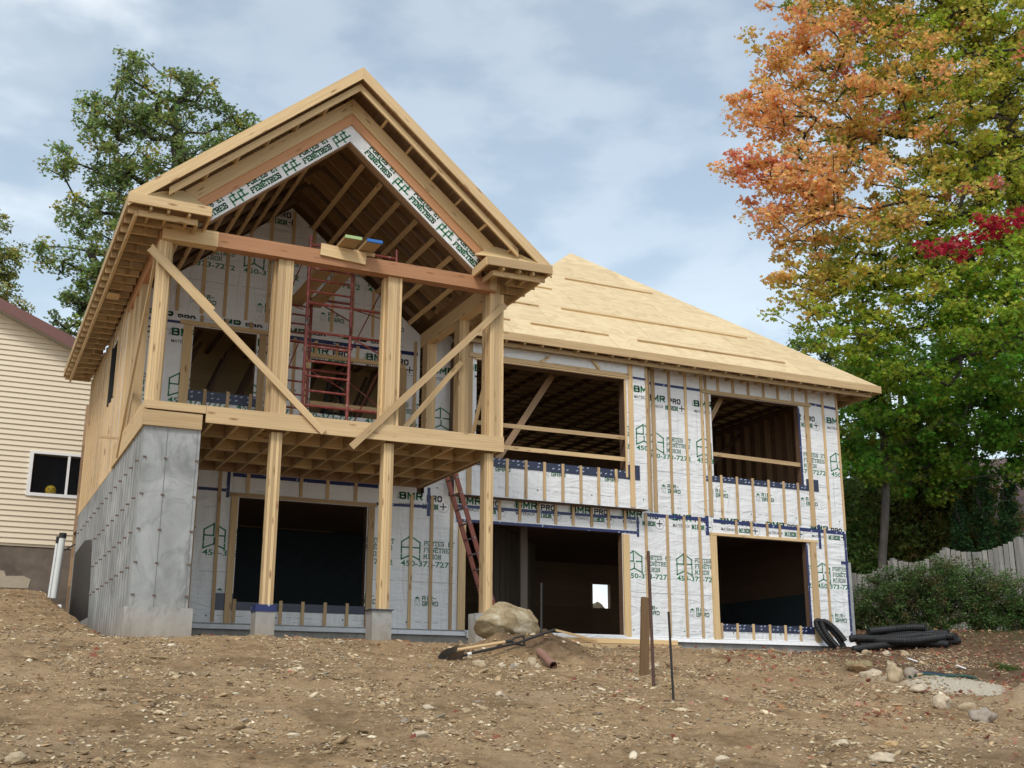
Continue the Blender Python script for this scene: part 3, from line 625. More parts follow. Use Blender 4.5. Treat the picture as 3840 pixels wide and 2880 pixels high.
# temporary braces
bd('temporary_brace', HS, H, (-.16, -.075, 5.06), (2.63, -.065, 2.53), (1, 0, 1.1), .105, .036)
bd('temporary_brace', HS, H, (-.13, -.035, 5.13), (.85, -.03, 4.26), (1, 0, 1.1), .05, .03)
bd('temporary_brace', HS, H, (3.07, -.075, 2.34), (5.68, -.065, 5.05), (-1, 0, 1), .105, .036)
bd('temporary_brace', HS, H, (4.22, 1.40, 2.79), (5.50, 1.40, 4.40), (-1, 0, 1), .09, .036)
bd('temporary_brace', HS, H, (5.70, 1.35, 3.05), (5.70, .36, 4.6), (0, 0, 1), .085, .036)
bd('temporary_brace', HS, H, (-.03, .25, 5.0), (-.04, 2.8, 2.44), (0, 0, 1), .09, .036)
bd('temporary_brace', HS, H, (-.3, 3.3, 2.85), (.0, 3.3, 2.85), (0, 0, 1), .03, .04)
# left wing wall above the foundation
mb = MB()
for a, b, c, d in cells(D, 9.75, 2.385, 5.45, [(4.7, 5.75, 3.95, 5.12)]): mb.box(.03, .17, a, b, c, d, .5)
wlf = build(mb, 'wall_framing', 'interior_wood', H)
one('house_wrap', 'wrap', H, lambda m: [m.face([(.025, a, c), (.025, b, c), (.025, b, d), (.025, a, d)]) for a, b, c, d in cells(D, 9.75, 2.385, 5.45, [(4.7, 5.75, 3.95, 5.12)])])
for k in range(16):
    y = 3.78+.39*k; 
    for z0, z1 in (((2.38, 3.93), (5.14, 5.45)) if 4.68 < y < 5.78 else ((2.38, 5.45),)): bd('furring_strip', 'strap_wood', H, (.01, y, z0), (.01, y, z1), (0, 1, 0), .064, .025)
bx('opening_trim', HS, H, -.01, .03, 4.62, 4.72, 3.9, 5.16); bx('opening_trim', HS, H, -.01, .03, 5.75, 5.84, 3.9, 5.16); bx('window_liner', 'tar', H, .0, .12, 5.70, 5.745, 3.96, 5.11)
bx('sill_plate', HS, H, -.005, .18, D, 9.75, 2.386, 2.42)
# ---- gable roof over porch and wing
AP = 2.846; SL = .8413; ZR = 8.538
def zr(x): return ZR-SL*abs(x-AP)
nrm = math.hypot(1, SL)
for sg in (-1, 1):
    xe = AP+sg*3.43; mb = MB()
    top = [(AP, -.635, ZR), (xe, -.635, zr(xe)), (xe, 9.85, zr(xe)), (AP, 9.85, ZR)]
    mb.prism([Vector(p)-Vector((0, 0, .03)) for p in top], (0, 0, .028)); o = build(mb, 'roof_sheathing', 'ply', H)
    me = o.data
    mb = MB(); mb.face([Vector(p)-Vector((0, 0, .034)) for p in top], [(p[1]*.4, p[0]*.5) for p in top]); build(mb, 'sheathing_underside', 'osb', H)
    # gable fascia, fly rafter, gable boards
    def sl(x0, x1, dz, y, w, th, mat, name):
        a = Vector((x0, y, zr(x0)-dz)); b = Vector((x1, y, zr(x1)-dz)); bd(name, mat, H, a, b, (0, 0, 1), w, th)
    e = .0005*sg
    def band(y, th, z_top, z_bot, xend, mat, name, zend=None):
        """mitred sloping board; z_top,z_bot at the apex; vertical cut at xend"""
        f = lambda x, z: (x, y-th/2, z-SL*abs(x-AP))
        pts = [f(AP+e, z_top), f(xend, z_top), f(xend, z_bot), f(AP+e, z_bot)]
        if zend is not None: pts = [f(AP+e, z_top), f(xend, z_top), (xend, y-th/2, zend), (AP+sg*((z_bot-zend)/SL), y-th/2, zend), f(AP+e, z_bot)]
        L = abs(xend-AP)*nrm; mb = MB(); ou = random.random()*20
        a = [Vector(p) for p in pts]; b = [p+Vector((0, th, 0)) for p in a]; t = .55+.3*random.random()
        uvf = lambda P_: [(ou+abs(p.x-AP)*nrm, (p.z+SL*abs(p.x-AP))) for p in P_]
        mb.face(a, uvf(a), t); mb.face(b[::-1], uvf(b[::-1]), t)
        for i in range(len(a)):
            j = (i+1) % len(a); mb.face([a[j], a[i], b[i], b[j]], [(p.x*1.3, p.y*.2) for p in (a[j], a[i], b[i], b[j])], t)
        return build(mb, name, mat, H)
    band(-.625, .038, ZR, ZR-.21, xe, HS, 'fascia_board', None)
    band(-.50, .04, 8.30, 8.175, AP+sg*2.86, HS, 'fly_rafter')
    band(-.115, .05, 8.215, 7.945, AP+sg*2.57, HS, 'gable_trim'); band(-.085, .05, 7.95, 7.765, AP+sg*2.42, 'fir_red' if sg > 0 else 'fir_red', 'gable_trim')
    gw = band(-.06, .02, 7.80, 7.47, AP+sg*2.32, 'wrap', 'house_wrap')
    band(.03, .13, 8.22, 7.455, AP+sg*2.40, 'osb', 'gable_wall_frame'); band(.16, .10, 7.75, 7.50, AP+sg*2.6, 'interior_wood', 'bottom_chord')
    # printed text along the slope
    P = Print(); th_ = math.atan(SL)*-sg; zmid = 7.475; zt_ = lambda x: zmid-SL*abs(x-AP)
    for k in range(5):
        x = AP+sg*(.22+.80*k) if sg > 0 else AP-3.95+.80*k+.04; piv = (x, zt_(x) if sg > 0 else zt_(x)); 
        if sg < 0 and x < .1: pass
        c0 = piv
        P.block('green_ink', 'FENÊTRES', c0[0], c0[1]+.035, .58, .10, .20, th_, c0); P.block('green_ink', 'PORTES ET', c0[0], c0[1]+.165, .60, .09, .20, th_, c0)
        cs, sn = math.cos(th_), math.sin(th_)
        def RL(a, b, c, d): P.line('green_ink', c0[0]+a*cs-b*sn, c0[1]+a*sn+b*cs, c0[0]+c*cs-d*sn, c0[1]+c*sn+d*cs, .024)
        for q in (.68, .84): RL(q, .02, q, .14); RL(q, .08, q+.14, .08); RL(q+.07, .08, q+.07, .2); RL(q+.0, .17, q+.1, .17)
    lo = [(-1, 0, -AP) if sg > 0 else (1, 0, AP), (SL*sg, 1, 7.76+SL*sg*AP), (-SL*sg, -1, -(7.475+SL*sg*AP)), (sg, 0, sg*(AP+sg*2.31))]
    P.emit([(-1, 7, 4, 8)], lambda x, z: (x, -.075, z), gw, halfplanes=lo)
    # lookouts between fascia and wall
    for k in range(7):
        x = AP+sg*(.52+.45*k)
        if k == 6: continue
        bd('lookout', HS, H, (x, -.478, zr(x)-.285), (x, .0, zr(x)-.285), (sg, 0, -SL*1.0), .04, .085)
    # rafters of the vaulted ceiling + eave tails
    for k in range(24):
        y = .35+.40*k
        if y > 9.7: break
        xin = AP+sg*.02; xo = AP+sg*2.9
        if y < 3.7: bd('rafter', 'strap_wood', H, (xin, y, zr(xin)-.17), (xo, y, zr(xo)-.17), (0, 0, 1), .20, .038)
    for k in range(27):
        y = -.42+.39*k
        if y > 9.75 or (sg > 0 and y > 2.6): break
        x0, x1 = sorted((AP+sg*3.40, AP+sg*2.86)); 
        bx('rafter_tail', HS, H, x0, x1, y-.019, y+.019, 5.42, 5.53); 
        if k % 1 == 0: bx('tail_cleat', 'strap_wood', H, min(AP+sg*3.02, AP+sg*3.07), max(AP+sg*3.02, AP+sg*3.07), y-.05, y-.019, 5.43, 5.55)
    # bottom chords (steep pairs) and purlins under the ceiling
    for k in range(8):
        x = AP+sg*(.42+.335*k)
        if abs(x-AP) < 2.65: bd('ceiling_purlin', HS, H, (x, .20, zc(x)-.03), (x, D-.05, zc(x)-.03), (sg, 0, -SL), .085, .036)
    for y in (.9, 1.7, 2.5, 3.3): bd('bottom_chord', 'interior_wood', H, (AP+sg*.02, y, zc(AP)+.02), (AP+sg*2.55, y, zc(AP+2.55)+.02), (0, 0, 1), .09, .038)
    # eave: fascia, soffit nailer, return box
    xf = AP+sg*3.41
    ye = 9.85 if sg < 0 else 3.2
    bd('fascia_board', HS, H, (xf, -.60, 5.58), (xf, ye, 5.58), (0, 0, 1), .155, .038)
    bd('soffit_nailer', HS, H, (AP+sg*3.285, -.46, 5.42), (AP+sg*3.285, ye-.1, 5.42), (0, 0, 1), .085, .04)
    xi = .60 if sg < 0 else 5.09; x_out = AP+sg*3.43
    bd('fascia_board', HS, H, (x_out, -.648, 5.572), (xi, -.648, 5.555), (0, 0, 1), .145, .036)
    bd('soffit_nailer', HS, H, (AP+sg*3.26, -.47, 5.425), (AP+sg*2.41, -.47, 5.42), (0, 0, 1), .085, .04)
    bd('return_side', HS, H, (xi, -.63, 5.555), (xi, -.03, 5.53), (0, 0, 1), .145, .036)
    bd('return_side', HS, H, (AP+sg*2.41, -.45, 5.42), (AP+sg*2.41, .0, 5.41), (0, 0, 1), .085, .036)
    for q in (2.55, 2.85, 3.1): bd('lookout', HS, H, (AP+sg*q, -.62, 5.49), (AP+sg*q, .02, 5.49), (0, 0, 1), .09, .036)
    rp = [(AP+sg*3.20, -.66, 5.648), (xi, -.66, 5.634), (AP+sg*2.22, -.14, 5.84), (AP+sg*2.60, -.14, 6.04), (AP+sg*2.95, -.46, 5.83)]
    one('return_roof', 'ply', H, lambda m: [m.prism([rp[0], rp[a], rp[a+1]], (0, .0, -.012), .6) for a in (1, 2, 3)])
    one('return_fill', 'osb', H, lambda m: m.box(min(x_out, xi)+.03, max(x_out, xi)-.03, -.60, -.1, 5.58, 5.62))
bd('plate_offcut', HS, H, (-.40, 3.3, 5.36), (-.20, 3.3, 5.36), (0, 1, 0), .28, .03)
bd('ridge_board', 'osb', H, (AP, .1, ZR-.2), (AP, 9.8, ZR-.2), (0, 0, 1), .26, .04)
# wing rear gable (closes the volume)
one('rear_gable', 'osb', H, lambda m: (m.box(.20, 5.7, 9.62, 9.75, 2.4, 5.6), m.prism([(-.3, 9.62, 5.6), (6.0, 9.62, 5.6), (AP, 9.62, 8.4)], (0, .12, 0))))
# ---- main hip roof
e0, e1, yf, AX, AY, AZ = 6.16, 16.72, 3.06, 11.44, 8.34, 9.985; yb = 13.62; ze_ = 5.68
mb = MB()
for tri in ([(e0, yf, ze_), (e1, yf, ze_), (AX, AY, AZ)], [(e1, yf, ze_), (e1, yb, ze_), (AX, AY, AZ)], [(e1, yb, ze_), (e0, yb, ze_), (AX, AY, AZ)], [(e0, yb, ze_), (e0, yf, ze_), (AX, AY, AZ)]):
    mb.face(tri); mb.face([Vector(p)-Vector((0, 0, .03)) for p in tri[::-1]])
build(mb, 'hip_roof_sheathing', 'roof_ply', H)
for x0, x1, z in ((10.24, 12.69, 8.41), (8.7, 9.47, 7.77), (7.6, 8.59, 6.89), (9.18, 14.15, 6.93), (7.94, 9.78, 6.11), (10.48, 14.39, 6.07), (7.0, 7.47, 6.13)):
    y = yf+(z-ze_)/.8153; n = Vector((0, -.8153, 1)).normalized()*.022
    bd('roof_cleat', HS, H, Vector((x0, y, z))+n, Vector((x1, y, z-.01))+n, (0, 1, .8153), .05, .04)
bd('fascia_board', HS, H, (6.2, 3.045, 5.59), (16.735, 3.045, 5.59), (0, 0, 1), .165, .038); bd('fascia_board', HS, H, (16.735, 3.03, 5.59), (16.735, 13.6, 5.59), (0, 0, 1), .165, .038)
bd('soffit_nailer', HS, H, (6.2, 3.20, 5.46), (16.58, 3.20, 5.46), (0, 0, 1), .085, .04); bd('soffit_nailer', HS, H, (16.56, 3.2, 5.46), (16.56, 13.4, 5.46), (0, 0, 1), .085, .04)
for k in range(26):
    x = 6.35+.405*k; bd('lookout', HS, H, (x, 3.06, 5.52), (x, D, 5.52), (0, 0, 1), .085, .036)
for k in range(4): bd('lookout', HS, H, (15.95, 3.9+.6*k, 5.52), (16.7, 3.9+.6*k, 5.52), (0, 0, 1), .085, .036)
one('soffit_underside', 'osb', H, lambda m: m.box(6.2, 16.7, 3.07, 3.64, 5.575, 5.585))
# ---- interior
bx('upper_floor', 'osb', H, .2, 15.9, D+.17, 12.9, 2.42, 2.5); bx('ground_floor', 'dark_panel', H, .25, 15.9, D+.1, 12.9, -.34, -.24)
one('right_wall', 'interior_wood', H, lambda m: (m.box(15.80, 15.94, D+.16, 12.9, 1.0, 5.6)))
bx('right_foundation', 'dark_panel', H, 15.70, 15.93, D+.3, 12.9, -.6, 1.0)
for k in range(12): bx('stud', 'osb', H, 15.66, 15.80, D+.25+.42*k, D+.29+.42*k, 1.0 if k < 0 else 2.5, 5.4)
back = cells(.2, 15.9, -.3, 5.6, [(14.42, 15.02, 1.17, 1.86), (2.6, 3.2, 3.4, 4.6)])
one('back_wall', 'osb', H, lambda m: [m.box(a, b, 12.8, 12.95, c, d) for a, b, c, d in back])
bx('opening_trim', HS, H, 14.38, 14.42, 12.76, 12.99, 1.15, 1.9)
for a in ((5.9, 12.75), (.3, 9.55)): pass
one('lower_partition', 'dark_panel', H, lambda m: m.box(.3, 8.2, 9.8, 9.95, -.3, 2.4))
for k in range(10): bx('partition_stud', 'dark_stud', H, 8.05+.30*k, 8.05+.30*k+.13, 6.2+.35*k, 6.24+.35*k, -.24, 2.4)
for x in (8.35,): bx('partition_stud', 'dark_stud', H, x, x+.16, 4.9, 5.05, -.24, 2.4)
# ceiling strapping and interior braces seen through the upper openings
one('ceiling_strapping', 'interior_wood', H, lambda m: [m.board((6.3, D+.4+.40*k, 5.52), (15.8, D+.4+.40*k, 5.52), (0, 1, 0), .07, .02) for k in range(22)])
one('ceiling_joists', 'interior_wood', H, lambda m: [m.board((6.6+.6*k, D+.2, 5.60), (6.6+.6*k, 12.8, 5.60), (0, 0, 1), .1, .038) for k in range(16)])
bd('interior_brace', 'osb', H, (7.2, 3.95, 3.0), (8.75, 4.2, 5.25), (1, 0, 0), .13, .036)
bd('interior_brace', 'strap_wood', H, (12.45, 4.0, 4.4), (13.05, 4.1, 5.3), (1, 0, 0), .11, .036); bd('interior_brace', 'interior_wood', H, (12.5, 4.6, 3.3), (15.6, 7.0, 5.2), (0, 0, 1), .10, .036)
# room behind the gable windows: trusses against lit sheathing
one('inner_partition', 'ply', H, lambda m: m.box(.3, 5.9, 6.4, 6.45, 3.0, 8.0))
for k in range(3):
    y = 5.2+.5*k
    bd('roof_truss_member', 'interior_wood', H, (.2, y, 3.85), (5.6, y, 3.85), (0, 0, 1), .10, .04)
    for x in np.arange(.4, 5.2, .62): bd('roof_truss_member', 'interior_wood', H, (x, y, 3.9), (x+.55, y, 5.3), (1, 0, 0), .07, .038)
for k in range(14): bd('ceiling_purlin', 'interior_wood', H, (.3+.4*k, D+.2, 5.45), (.3+.4*k, 6.4, 5.45), (1, 0, 0), .09, .038)
# ------------------------------------------------------------ loose things at the house
GZ = lambda x, y: float(gz(np.array([x], float), np.array([y], float))[0])
def scaff():
    A, B = .65, 2.85
    S_ = empty('scaffold', (3.2, 1.75, 2.77), 'red steel scaffold tower standing on the porch deck behind the posts', 'scaffold')
    for y, xo in ((A, 2.46), (B, 2.37)):
        for z0, z1 in ((2.78, 4.50), (4.50, 6.0 if y == A else 5.85)):
            def fr(m):
                for x in (xo, xo+.74, xo+1.5): m.tube([(x, y, z0), (x, y, z1 if x != xo+.74 else z1-.15)], .027, 8)
                for z in (z0+.33, z1-.16 if z1 > 5 else z1-.16): m.tube([(xo, y, z), (xo+1.5, y, z)], .023, 8)
                for q in range(1, 5):
                    z = z0+.33+(z1-.16-z0-.33)*q/5; m.tube([(xo, y, z), (xo+.74, y, z)], .018, 8)
                m.tube([(xo+.74, y, z1-.16), (xo+1.5, y, z1-.5)], .014, 8)
            one('scaffold_frame', 'scaffold', S_, fr)
        for x in (xo, xo+1.5): one('coupling_pin', 'grey_metal', S_, lambda m: m.tube([(x, y, 4.44), (x, y, 4.56)], .027, 8))
    one('frame_bar', 'scaffold', S_, lambda m: m.tube([(2.46, A, 5.545), (3.2, A, 5.545)], .019, 8))
    for x in (2.42, 3.93):
        for z0, z1 in ((3.1, 4.2), (4.7, 5.6)):
            one('cross_brace', 'scaffold', S_, lambda m: m.tube([(x-.03, A, z0), (x-.06, B, z1)], .011, 6)); one('cross_brace', 'scaffold', S_, lambda m: m.tube([(x-.05, A, z1), (x-.08, B, z0)], .011, 6))
scaff()
for x0, x1, m_, lb in ((2.70, 2.97, 'green_paint', 'left wooden plank on top of the red scaffold, end painted pale green'), (3.06, 3.31, 'blue_paint', 'right wooden plank on top of the red scaffold, end painted blue')):
    P_ = empty('scaffold_plank', ((x0+x1)/2, 1.2, 5.575), lb, 'plank', 'planks lying across the scaffold')
    bx('plank_board', 'strap_wood', P_, x0, x1, -.53, 2.98, 5.575, 5.62); bx('painted_end', m_, P_, x0-.002, x1+.002, -.535, -.50, 5.573, 5.622)
L_ = empty('ladder', (6.82, 2.6, -.6), 'red-brown extension ladder leaning on the right edge of the porch deck', 'ladder')
la, lb_ = Vector((6.90, 0, -.60)), Vector((5.78, 0, 2.72)); ld = (lb_-la).normalized(); ln = Vector((ld.z, 0, -ld.x))
for y in (2.40, 2.80):
    bd('rail', 'ladder_paint', L_, la+V(0, y, 0), lb_+V(0, y, 0), ln, .085, .026)
for k in range(12):
    p = la+ld*(.15+.285*k); one('rung', 'grey_metal', L_, lambda m: m.tube([p+V(0, 2.37, 0), p+V(0, 2.83, 0)], .018, 8))
    one('rung_end', 'steel_dark', L_, lambda m: m.tube([p+V(0, 2.384, 0), p+V(0, 2.376, 0)], .020, 8))
ST = empty('step_ladder', (4.1, 4.55, 2.5), 'dark step ladder standing inside behind the right porch window', 'ladder')
for s_ in (-1, 1):
    for q in (-1, 1): bd('leg', 'steel_dark', ST, (4.1+.34*s_, 4.55+.25*q, 2.5), (4.1+.12*s_, 4.55+.03*q, 4.62), (1, 0, 0), .05, .03)
for k in range(5): bx('step', 'steel_dark', ST, 4.1-.30+.04*k, 4.1+.30-.04*k, 4.36+.04*k, 4.44+.04*k, 2.85+.38*k, 2.88+.38*k)
# boulder on its mound
import bmesh
from mathutils import noise
def rock(name, loc, size, mat, label, cat='rock', group=None, seed=0, sub=3, amp=.22, col=None, flat=0, rot=0, parent=None, cutd=.72, npl=7):
    bm = bmesh.new(); bmesh.ops.create_icosphere(bm, subdivisions=sub, radius=1); off = Vector((seed*7.3, seed*3.1, seed*1.7))
    planes = [Vector((random.uniform(-1, 1), random.uniform(-1, 1), random.uniform(-.6, 1))).normalized() for _ in range(npl)]
    for v in bm.verts:
        p = v.co.copy()
        for n in planes:
            d = p.dot(n)
            if d > cutd: p -= n*(d-cutd)*.92
        p *= 1+amp*noise.noise(p*1.3+off)+amp*.35*noise.noise(p*3.6+off)+amp*.12*noise.noise(p*9+off)
        v.co = Vector((p.x*size[0], p.y*size[1], p.z*size[2]))
    bmesh.ops.rotate(bm, verts=bm.verts, cent=(0, 0, 0), matrix=Matrix.Rotation(rot, 3, 'Z'))
    zmin = min(v.co.z for v in bm.verts)
    for v in bm.verts: v.co.z -= zmin
    me = bpy.data.meshes.new(name); bm.to_mesh(me); bm.free(); me.materials.append(M[mat])
    if col: ca = me.color_attributes.new('col', 'FLOAT_COLOR', 'POINT'); ca.data.foreach_set('color', np.tile(np.array([*col, 1], np.float32), len(me.vertices)))
    me.polygons.foreach_set('use_smooth', [sub > 2]*len(me.polygons))
    return tag(link_mesh(name, me, loc), label, cat, group)
random.seed(21)
rock('boulder', (4.85, -2.02, -.68), (.54, .38, .285), 'boulder', 'large tan boulder sitting on a dirt mound in front of the dark doorway', 'boulder', seed=4, sub=5, amp=.15, cutd=.66, npl=13)
TAN, GRY, CRM = (.42, .34, .23), (.32, .28, .24), (.52, .45, .34)
for (x, y, sx, sy, sz, c, lb) in ((9.12, -4.90, .20, .16, .20, TAN, 'upright rounded tan stone, tallest beside the trench at right'), (9.38, -4.92, .16, .13, .13, GRY, 'grey stone between the upright tan stone and the pale sand'),
    (9.51, -4.01, .33, .2, .14, CRM, 'wide pale slab of stone below the grass clod'), (8.91, -5.52, .24, .16, .10, CRM, 'low cream stone at the near end of the pale sand strip'),
    (8.13, -6.69, .25, .16, .14, CRM, 'long slanted cream stone in front of the pale sand strip'), (7.9, -7.48, .20, .15, .14, GRY, 'angular light grey stone at the foot of the sandy heap'),
    (8.38, -6.82, .15, .12, .11, TAN, 'dull tan stone just left of the sandy heap'), (4.80, -9.35, .17, .12, .07, CRM, 'flat cream stone at the very bottom right of the slope'),
    (4.92, -8.73, .10, .08, .06, CRM, 'small pale stone left of the ochre stone, lower right'), (4.92+.35, -8.95, .09, .07, .06, (.46, .33, .17), 'small ochre stone, lower right foreground'),
    (12.28, -.85, .12, .1, .09, TAN, 'tan stone nearest the house corner in front of the black pipes'), (12.6, -1.0, .13, .1, .07, CRM, 'cream stone in the middle of the row before the black pipes'),
    (12.95, -1.05, .13, .1, .10, TAN, 'rightmost tan stone of the row before the black pipes'), (11.04, -2.75, .14, .1, .09, TAN, 'tan stone on the dark soil right of the grass clod'),
    (3.75, -3.5, .16, .12, .09, TAN, 'tan stone lying left below the boulder mound'), (4.02, -3.6, .07, .06, .06, CRM, 'small pale cobble, left one of a cluster below the mound'),
    (4.12, -3.72, .07, .06, .06, GRY, 'small grey cobble at the front of the cluster below the mound'), (4.22, -3.6, .075, .06, .055, CRM, 'small cream cobble, right one of a cluster below the mound'),
    (4.58, -3.31, .15, .11, .11, TAN, 'rounded tan stone beside the rusty pipe'), (4.55, -3.55, .06, .05, .05, CRM, 'pale cobble in front of the rounded tan stone by the rusty pipe'),
    (5.57, -1.6, .10, .08, .06, CRM, 'pale stone on the right flank of the boulder mound'), (4.94, -2.62, .09, .07, .04, CRM, 'flat pale stone on the front face of the boulder mound'),
    (1.2, -8.29, .11, .08, .05, CRM, 'pale stone in the bottom middle foreground'), (1.88, -6.65, .09, .06, .05, CRM, 'pale stone up the slope from the bottom middle stone'),
    (2.95, -5.91, .10, .07, .05, CRM, 'pale oval stone in the middle of the slope'), (6.53, -3.14, .09, .07, .05, CRM, 'pale stone between the wooden stake and the right window'),
    (-1.69, -8.67, .12, .09, .06, TAN, 'tan stone in the bottom left corner'), (3.41, -9.09, .10, .07, .05, CRM, 'pale stone at the bottom edge right of centre'), (-.76, 1.39, .08, .06, .05, TAN, 'tan stone near the concrete wall, left side')):
    rock('stone', (x, y, GZ(x, y)-.32*sz), (sx*.7, sy*.7, sz*.7), 'stone', lb, 'stone', 'larger stones lying on the slope', seed=x+y, sub=3, amp=.42, col=c, rot=random.random()*3)
for (x, y, lb) in ((10.13, -3.09, 'clod of dry grass and roots on the soil above the pale slab'),):
    C_ = empty('grass_clod', (x, y, GZ(x, y)), lb, 'grass clod'); mb = MB()
    o = rock('clod_soil', (x, y, GZ(x, y)-.03), (.24, .18, .08), 'soil', None, None, None, 3, 3, .3); o.parent = C_; o.location = (0, 0, -.03); 
    mb = MB()
    for k in range(520):
        a, r = random.random()*6.28, .2*math.sqrt(random.random()); p = Vector((x+r*math.cos(a), y+r*.8*math.sin(a), GZ(x, y)+.09)); q = p+Vector((random.uniform(-.05, .05), random.uniform(-.05, .05), random.uniform(.03, .11))); w = Vector((.004, 0, 0))
        mb.face([p-w, p+w, q])
    simple('dry_grass', (.42, .36, .20), .8); build(mb, 'dry_grass', 'dry_grass', C_)
# shovels, digging bar, pipe
S1 = empty('shovel', (3.65, -2.75, GZ(3.65, -2.75)), 'shovel with pale wooden handle and black grip resting on the mound', 'shovel')
one('handle', 'strap_wood', S1, lambda m: m.tube([(3.74, -2.78, -.80), (4.5, -2.76, -.67)], .019, 8)); one('grip', 'steel_dark', S1, lambda m: (m.tube([(4.46, -2.76, -.677), (4.56, -2.76, -.66)], .022, 8), m.tube([(4.54, -2.76, -.665), (4.60, -2.76, -.62), (4.72, -2.76, -.595)], .012, 6), m.tube([(4.54, -2.76, -.665), (4.62, -2.76, -.70), (4.74, -2.76, -.715)], .012, 6), m.tube([(4.73, -2.76, -.59), (4.745, -2.76, -.72)], .014, 8)))
def blade(S_, c, ang, mat='grey_metal', sc=1):
    mb = MB(); n = 8; rows = []
    for i in range(n+1):
        u = i/n; w = (.115 if u < .55 else .115*math.sqrt(max(0, 1-((u-.55)/.45)**2)))*sc; rows.append([(u*.30*sc, w*k/3, .02*sc*(abs(k)/3)**2+.03*u*sc) for k in range(-3, 4)])
    def T(p): 
        ca, sa = math.cos(ang), math.sin(ang); t_ = .75; x_, y_, z_ = p[0], p[1]*math.cos(t_)-p[2]*math.sin(t_), p[1]*math.sin(t_)+p[2]*math.cos(t_)
        return (c[0]+x_*ca-z_*sa, c[1]+y_, c[2]+x_*sa+z_*ca)
    for i in range(n):
        for k in range(6):
            q = [T(rows[i][k]), T(rows[i][k+1]), T(rows[i+1][k+1]), T(rows[i+1][k])]; mb.face(q); mb.face([Vector(p)+Vector((0, .002, -.003)) for p in q[::-1]])
    build(mb, 'blade', mat, S_, smooth=True)
blade(S1, (3.76, -2.80, -.80), math.pi+.22, 'grey_metal')
S2 = empty('shovel', (3.8, -2.9, GZ(3.8, -2.9)), 'shovel with long dark handle crossing under the pale one', 'shovel')
one('handle', 'steel_dark', S2, lambda m: m.tube([(3.78, -2.90, -.87), (4.6, -2.84, -.69), (5.17, -2.82, -.50)], .017, 8)); blade(S2, (3.80, -2.92, -.86), math.pi+.15, 'rust_iron', .9)
one('label_sticker', 'white_frame', S2, lambda m: m.tube([(3.86, -2.894, -.853), (3.92, -2.889, -.84)], .019, 8))
tag(one('digging_bar', 'steel_dark', None, lambda m: m.tube([(5.02, -2.70, -.95), (5.06, -2.64, .13)], [.018, .014], 8)), 'thin black steel bar stuck upright in front of the boulder', 'steel bar')
tag(one('rusty_pipe', 'rusty_skin', None, lambda m: (m.tube([(4.84, -3.02, GZ(4.84, -3.02)+.07), (4.72, -3.65, GZ(4.72, -3.65)+.045)], .05, 14, False), m.tube([(4.84, -3.02, GZ(4.84, -3.02)+.07), (4.72, -3.65, GZ(4.72, -3.65)+.045)], .038, 14, False))), 'short rusty pipe lying in the gravel below the mound', 'pipe')
z0 = GZ(5.68, -4.26); tag(one('wooden_stake', 'old_wood', None, lambda m: m.board((5.66, -4.26, z0-.15), (5.72, -4.26, z0+.98), (1, 0, 0), .115, .04)), 'weathered flat wooden stake standing beside the tall rusty bar', 'stake')
z0 = GZ(5.29, -5.08); tag(one('steel_stake', 'stake_rust', None, lambda m: m.tube([(5.30, -5.08, z0-.2), (5.27, -5.08, z0+1.58)], .020, 8)), 'tall rusty brown bar, tallest upright in front of the house', 'stake')
z0 = GZ(4.73, -6.36); RS = empty('steel_rod', (4.73, -6.36, z0), 'thin dark rod standing alone right of the wooden stake', 'stake'); one('rod_shaft', 'steel_dark', RS, lambda m: m.tube([(4.74, -6.36, z0-.1), (4.71, -6.36, z0+.93)], .013, 8)); one('foot_plate', 'rust_iron', RS, lambda m: m.box(4.62, 4.86, -6.38, -6.34, z0+.015, z0+.027))
# timber by the doorway
for k, (x0, x1, y, z, w, lb) in enumerate(((8.15, 10.9, 3.05, -.30, .09, 'uppermost long yellow beam lying below the door sill'), (8.3, 10.9, 2.93, -.40, .08, 'lower long yellow beam of the stack below the door sill'))):
    tag(bd('lumber_beam', 'spruce', None, (x0, y, z), (x1, y, z), (0, 0, 1), w, .14), lb, 'beam', 'lumber lying by the door sill')
tag(bd('lumber_offcut', 'strap_wood', None, (8.15, 2.95, -.13), (9.02, 2.90, -.31), (0, 0, 1), .04, .04), 'thin slanting stick lying over the beams by the doorway', 'stick')
tag(bd('lumber_beam', 'fir_red', None, (3.27, .85, -.555), (4.42, .85, -.555), (0, 0, 1), .11, .14), 'reddish beam lying behind the middle pier block', 'beam')
for x0, x1, z, lb in ((1.12, 1.40, -.50, 'left thin wood scrap on the ground near the concrete pier'), (1.33, 1.62, -.54, 'right thin wood scrap on the ground near the concrete pier')):
    tag(bd('wood_scrap', 'strap_wood', None, (x0, .7, z-.03), (x1, .75, z-.05), (0, 0, 1), .07, .10), lb, 'wood scrap')
tag(one('drain_pipe', 'black_pipe', None, lambda m: m.tube([(1.9, 3.2, -.52), (3.5, 3.25, -.49), (5.0, 3.2, -.47), (7.2, 3.25, -.50), (8.1, 3.3, -.5)], .05, 10)), 'long black pipe lying along the concrete base under the porch', 'pipe')
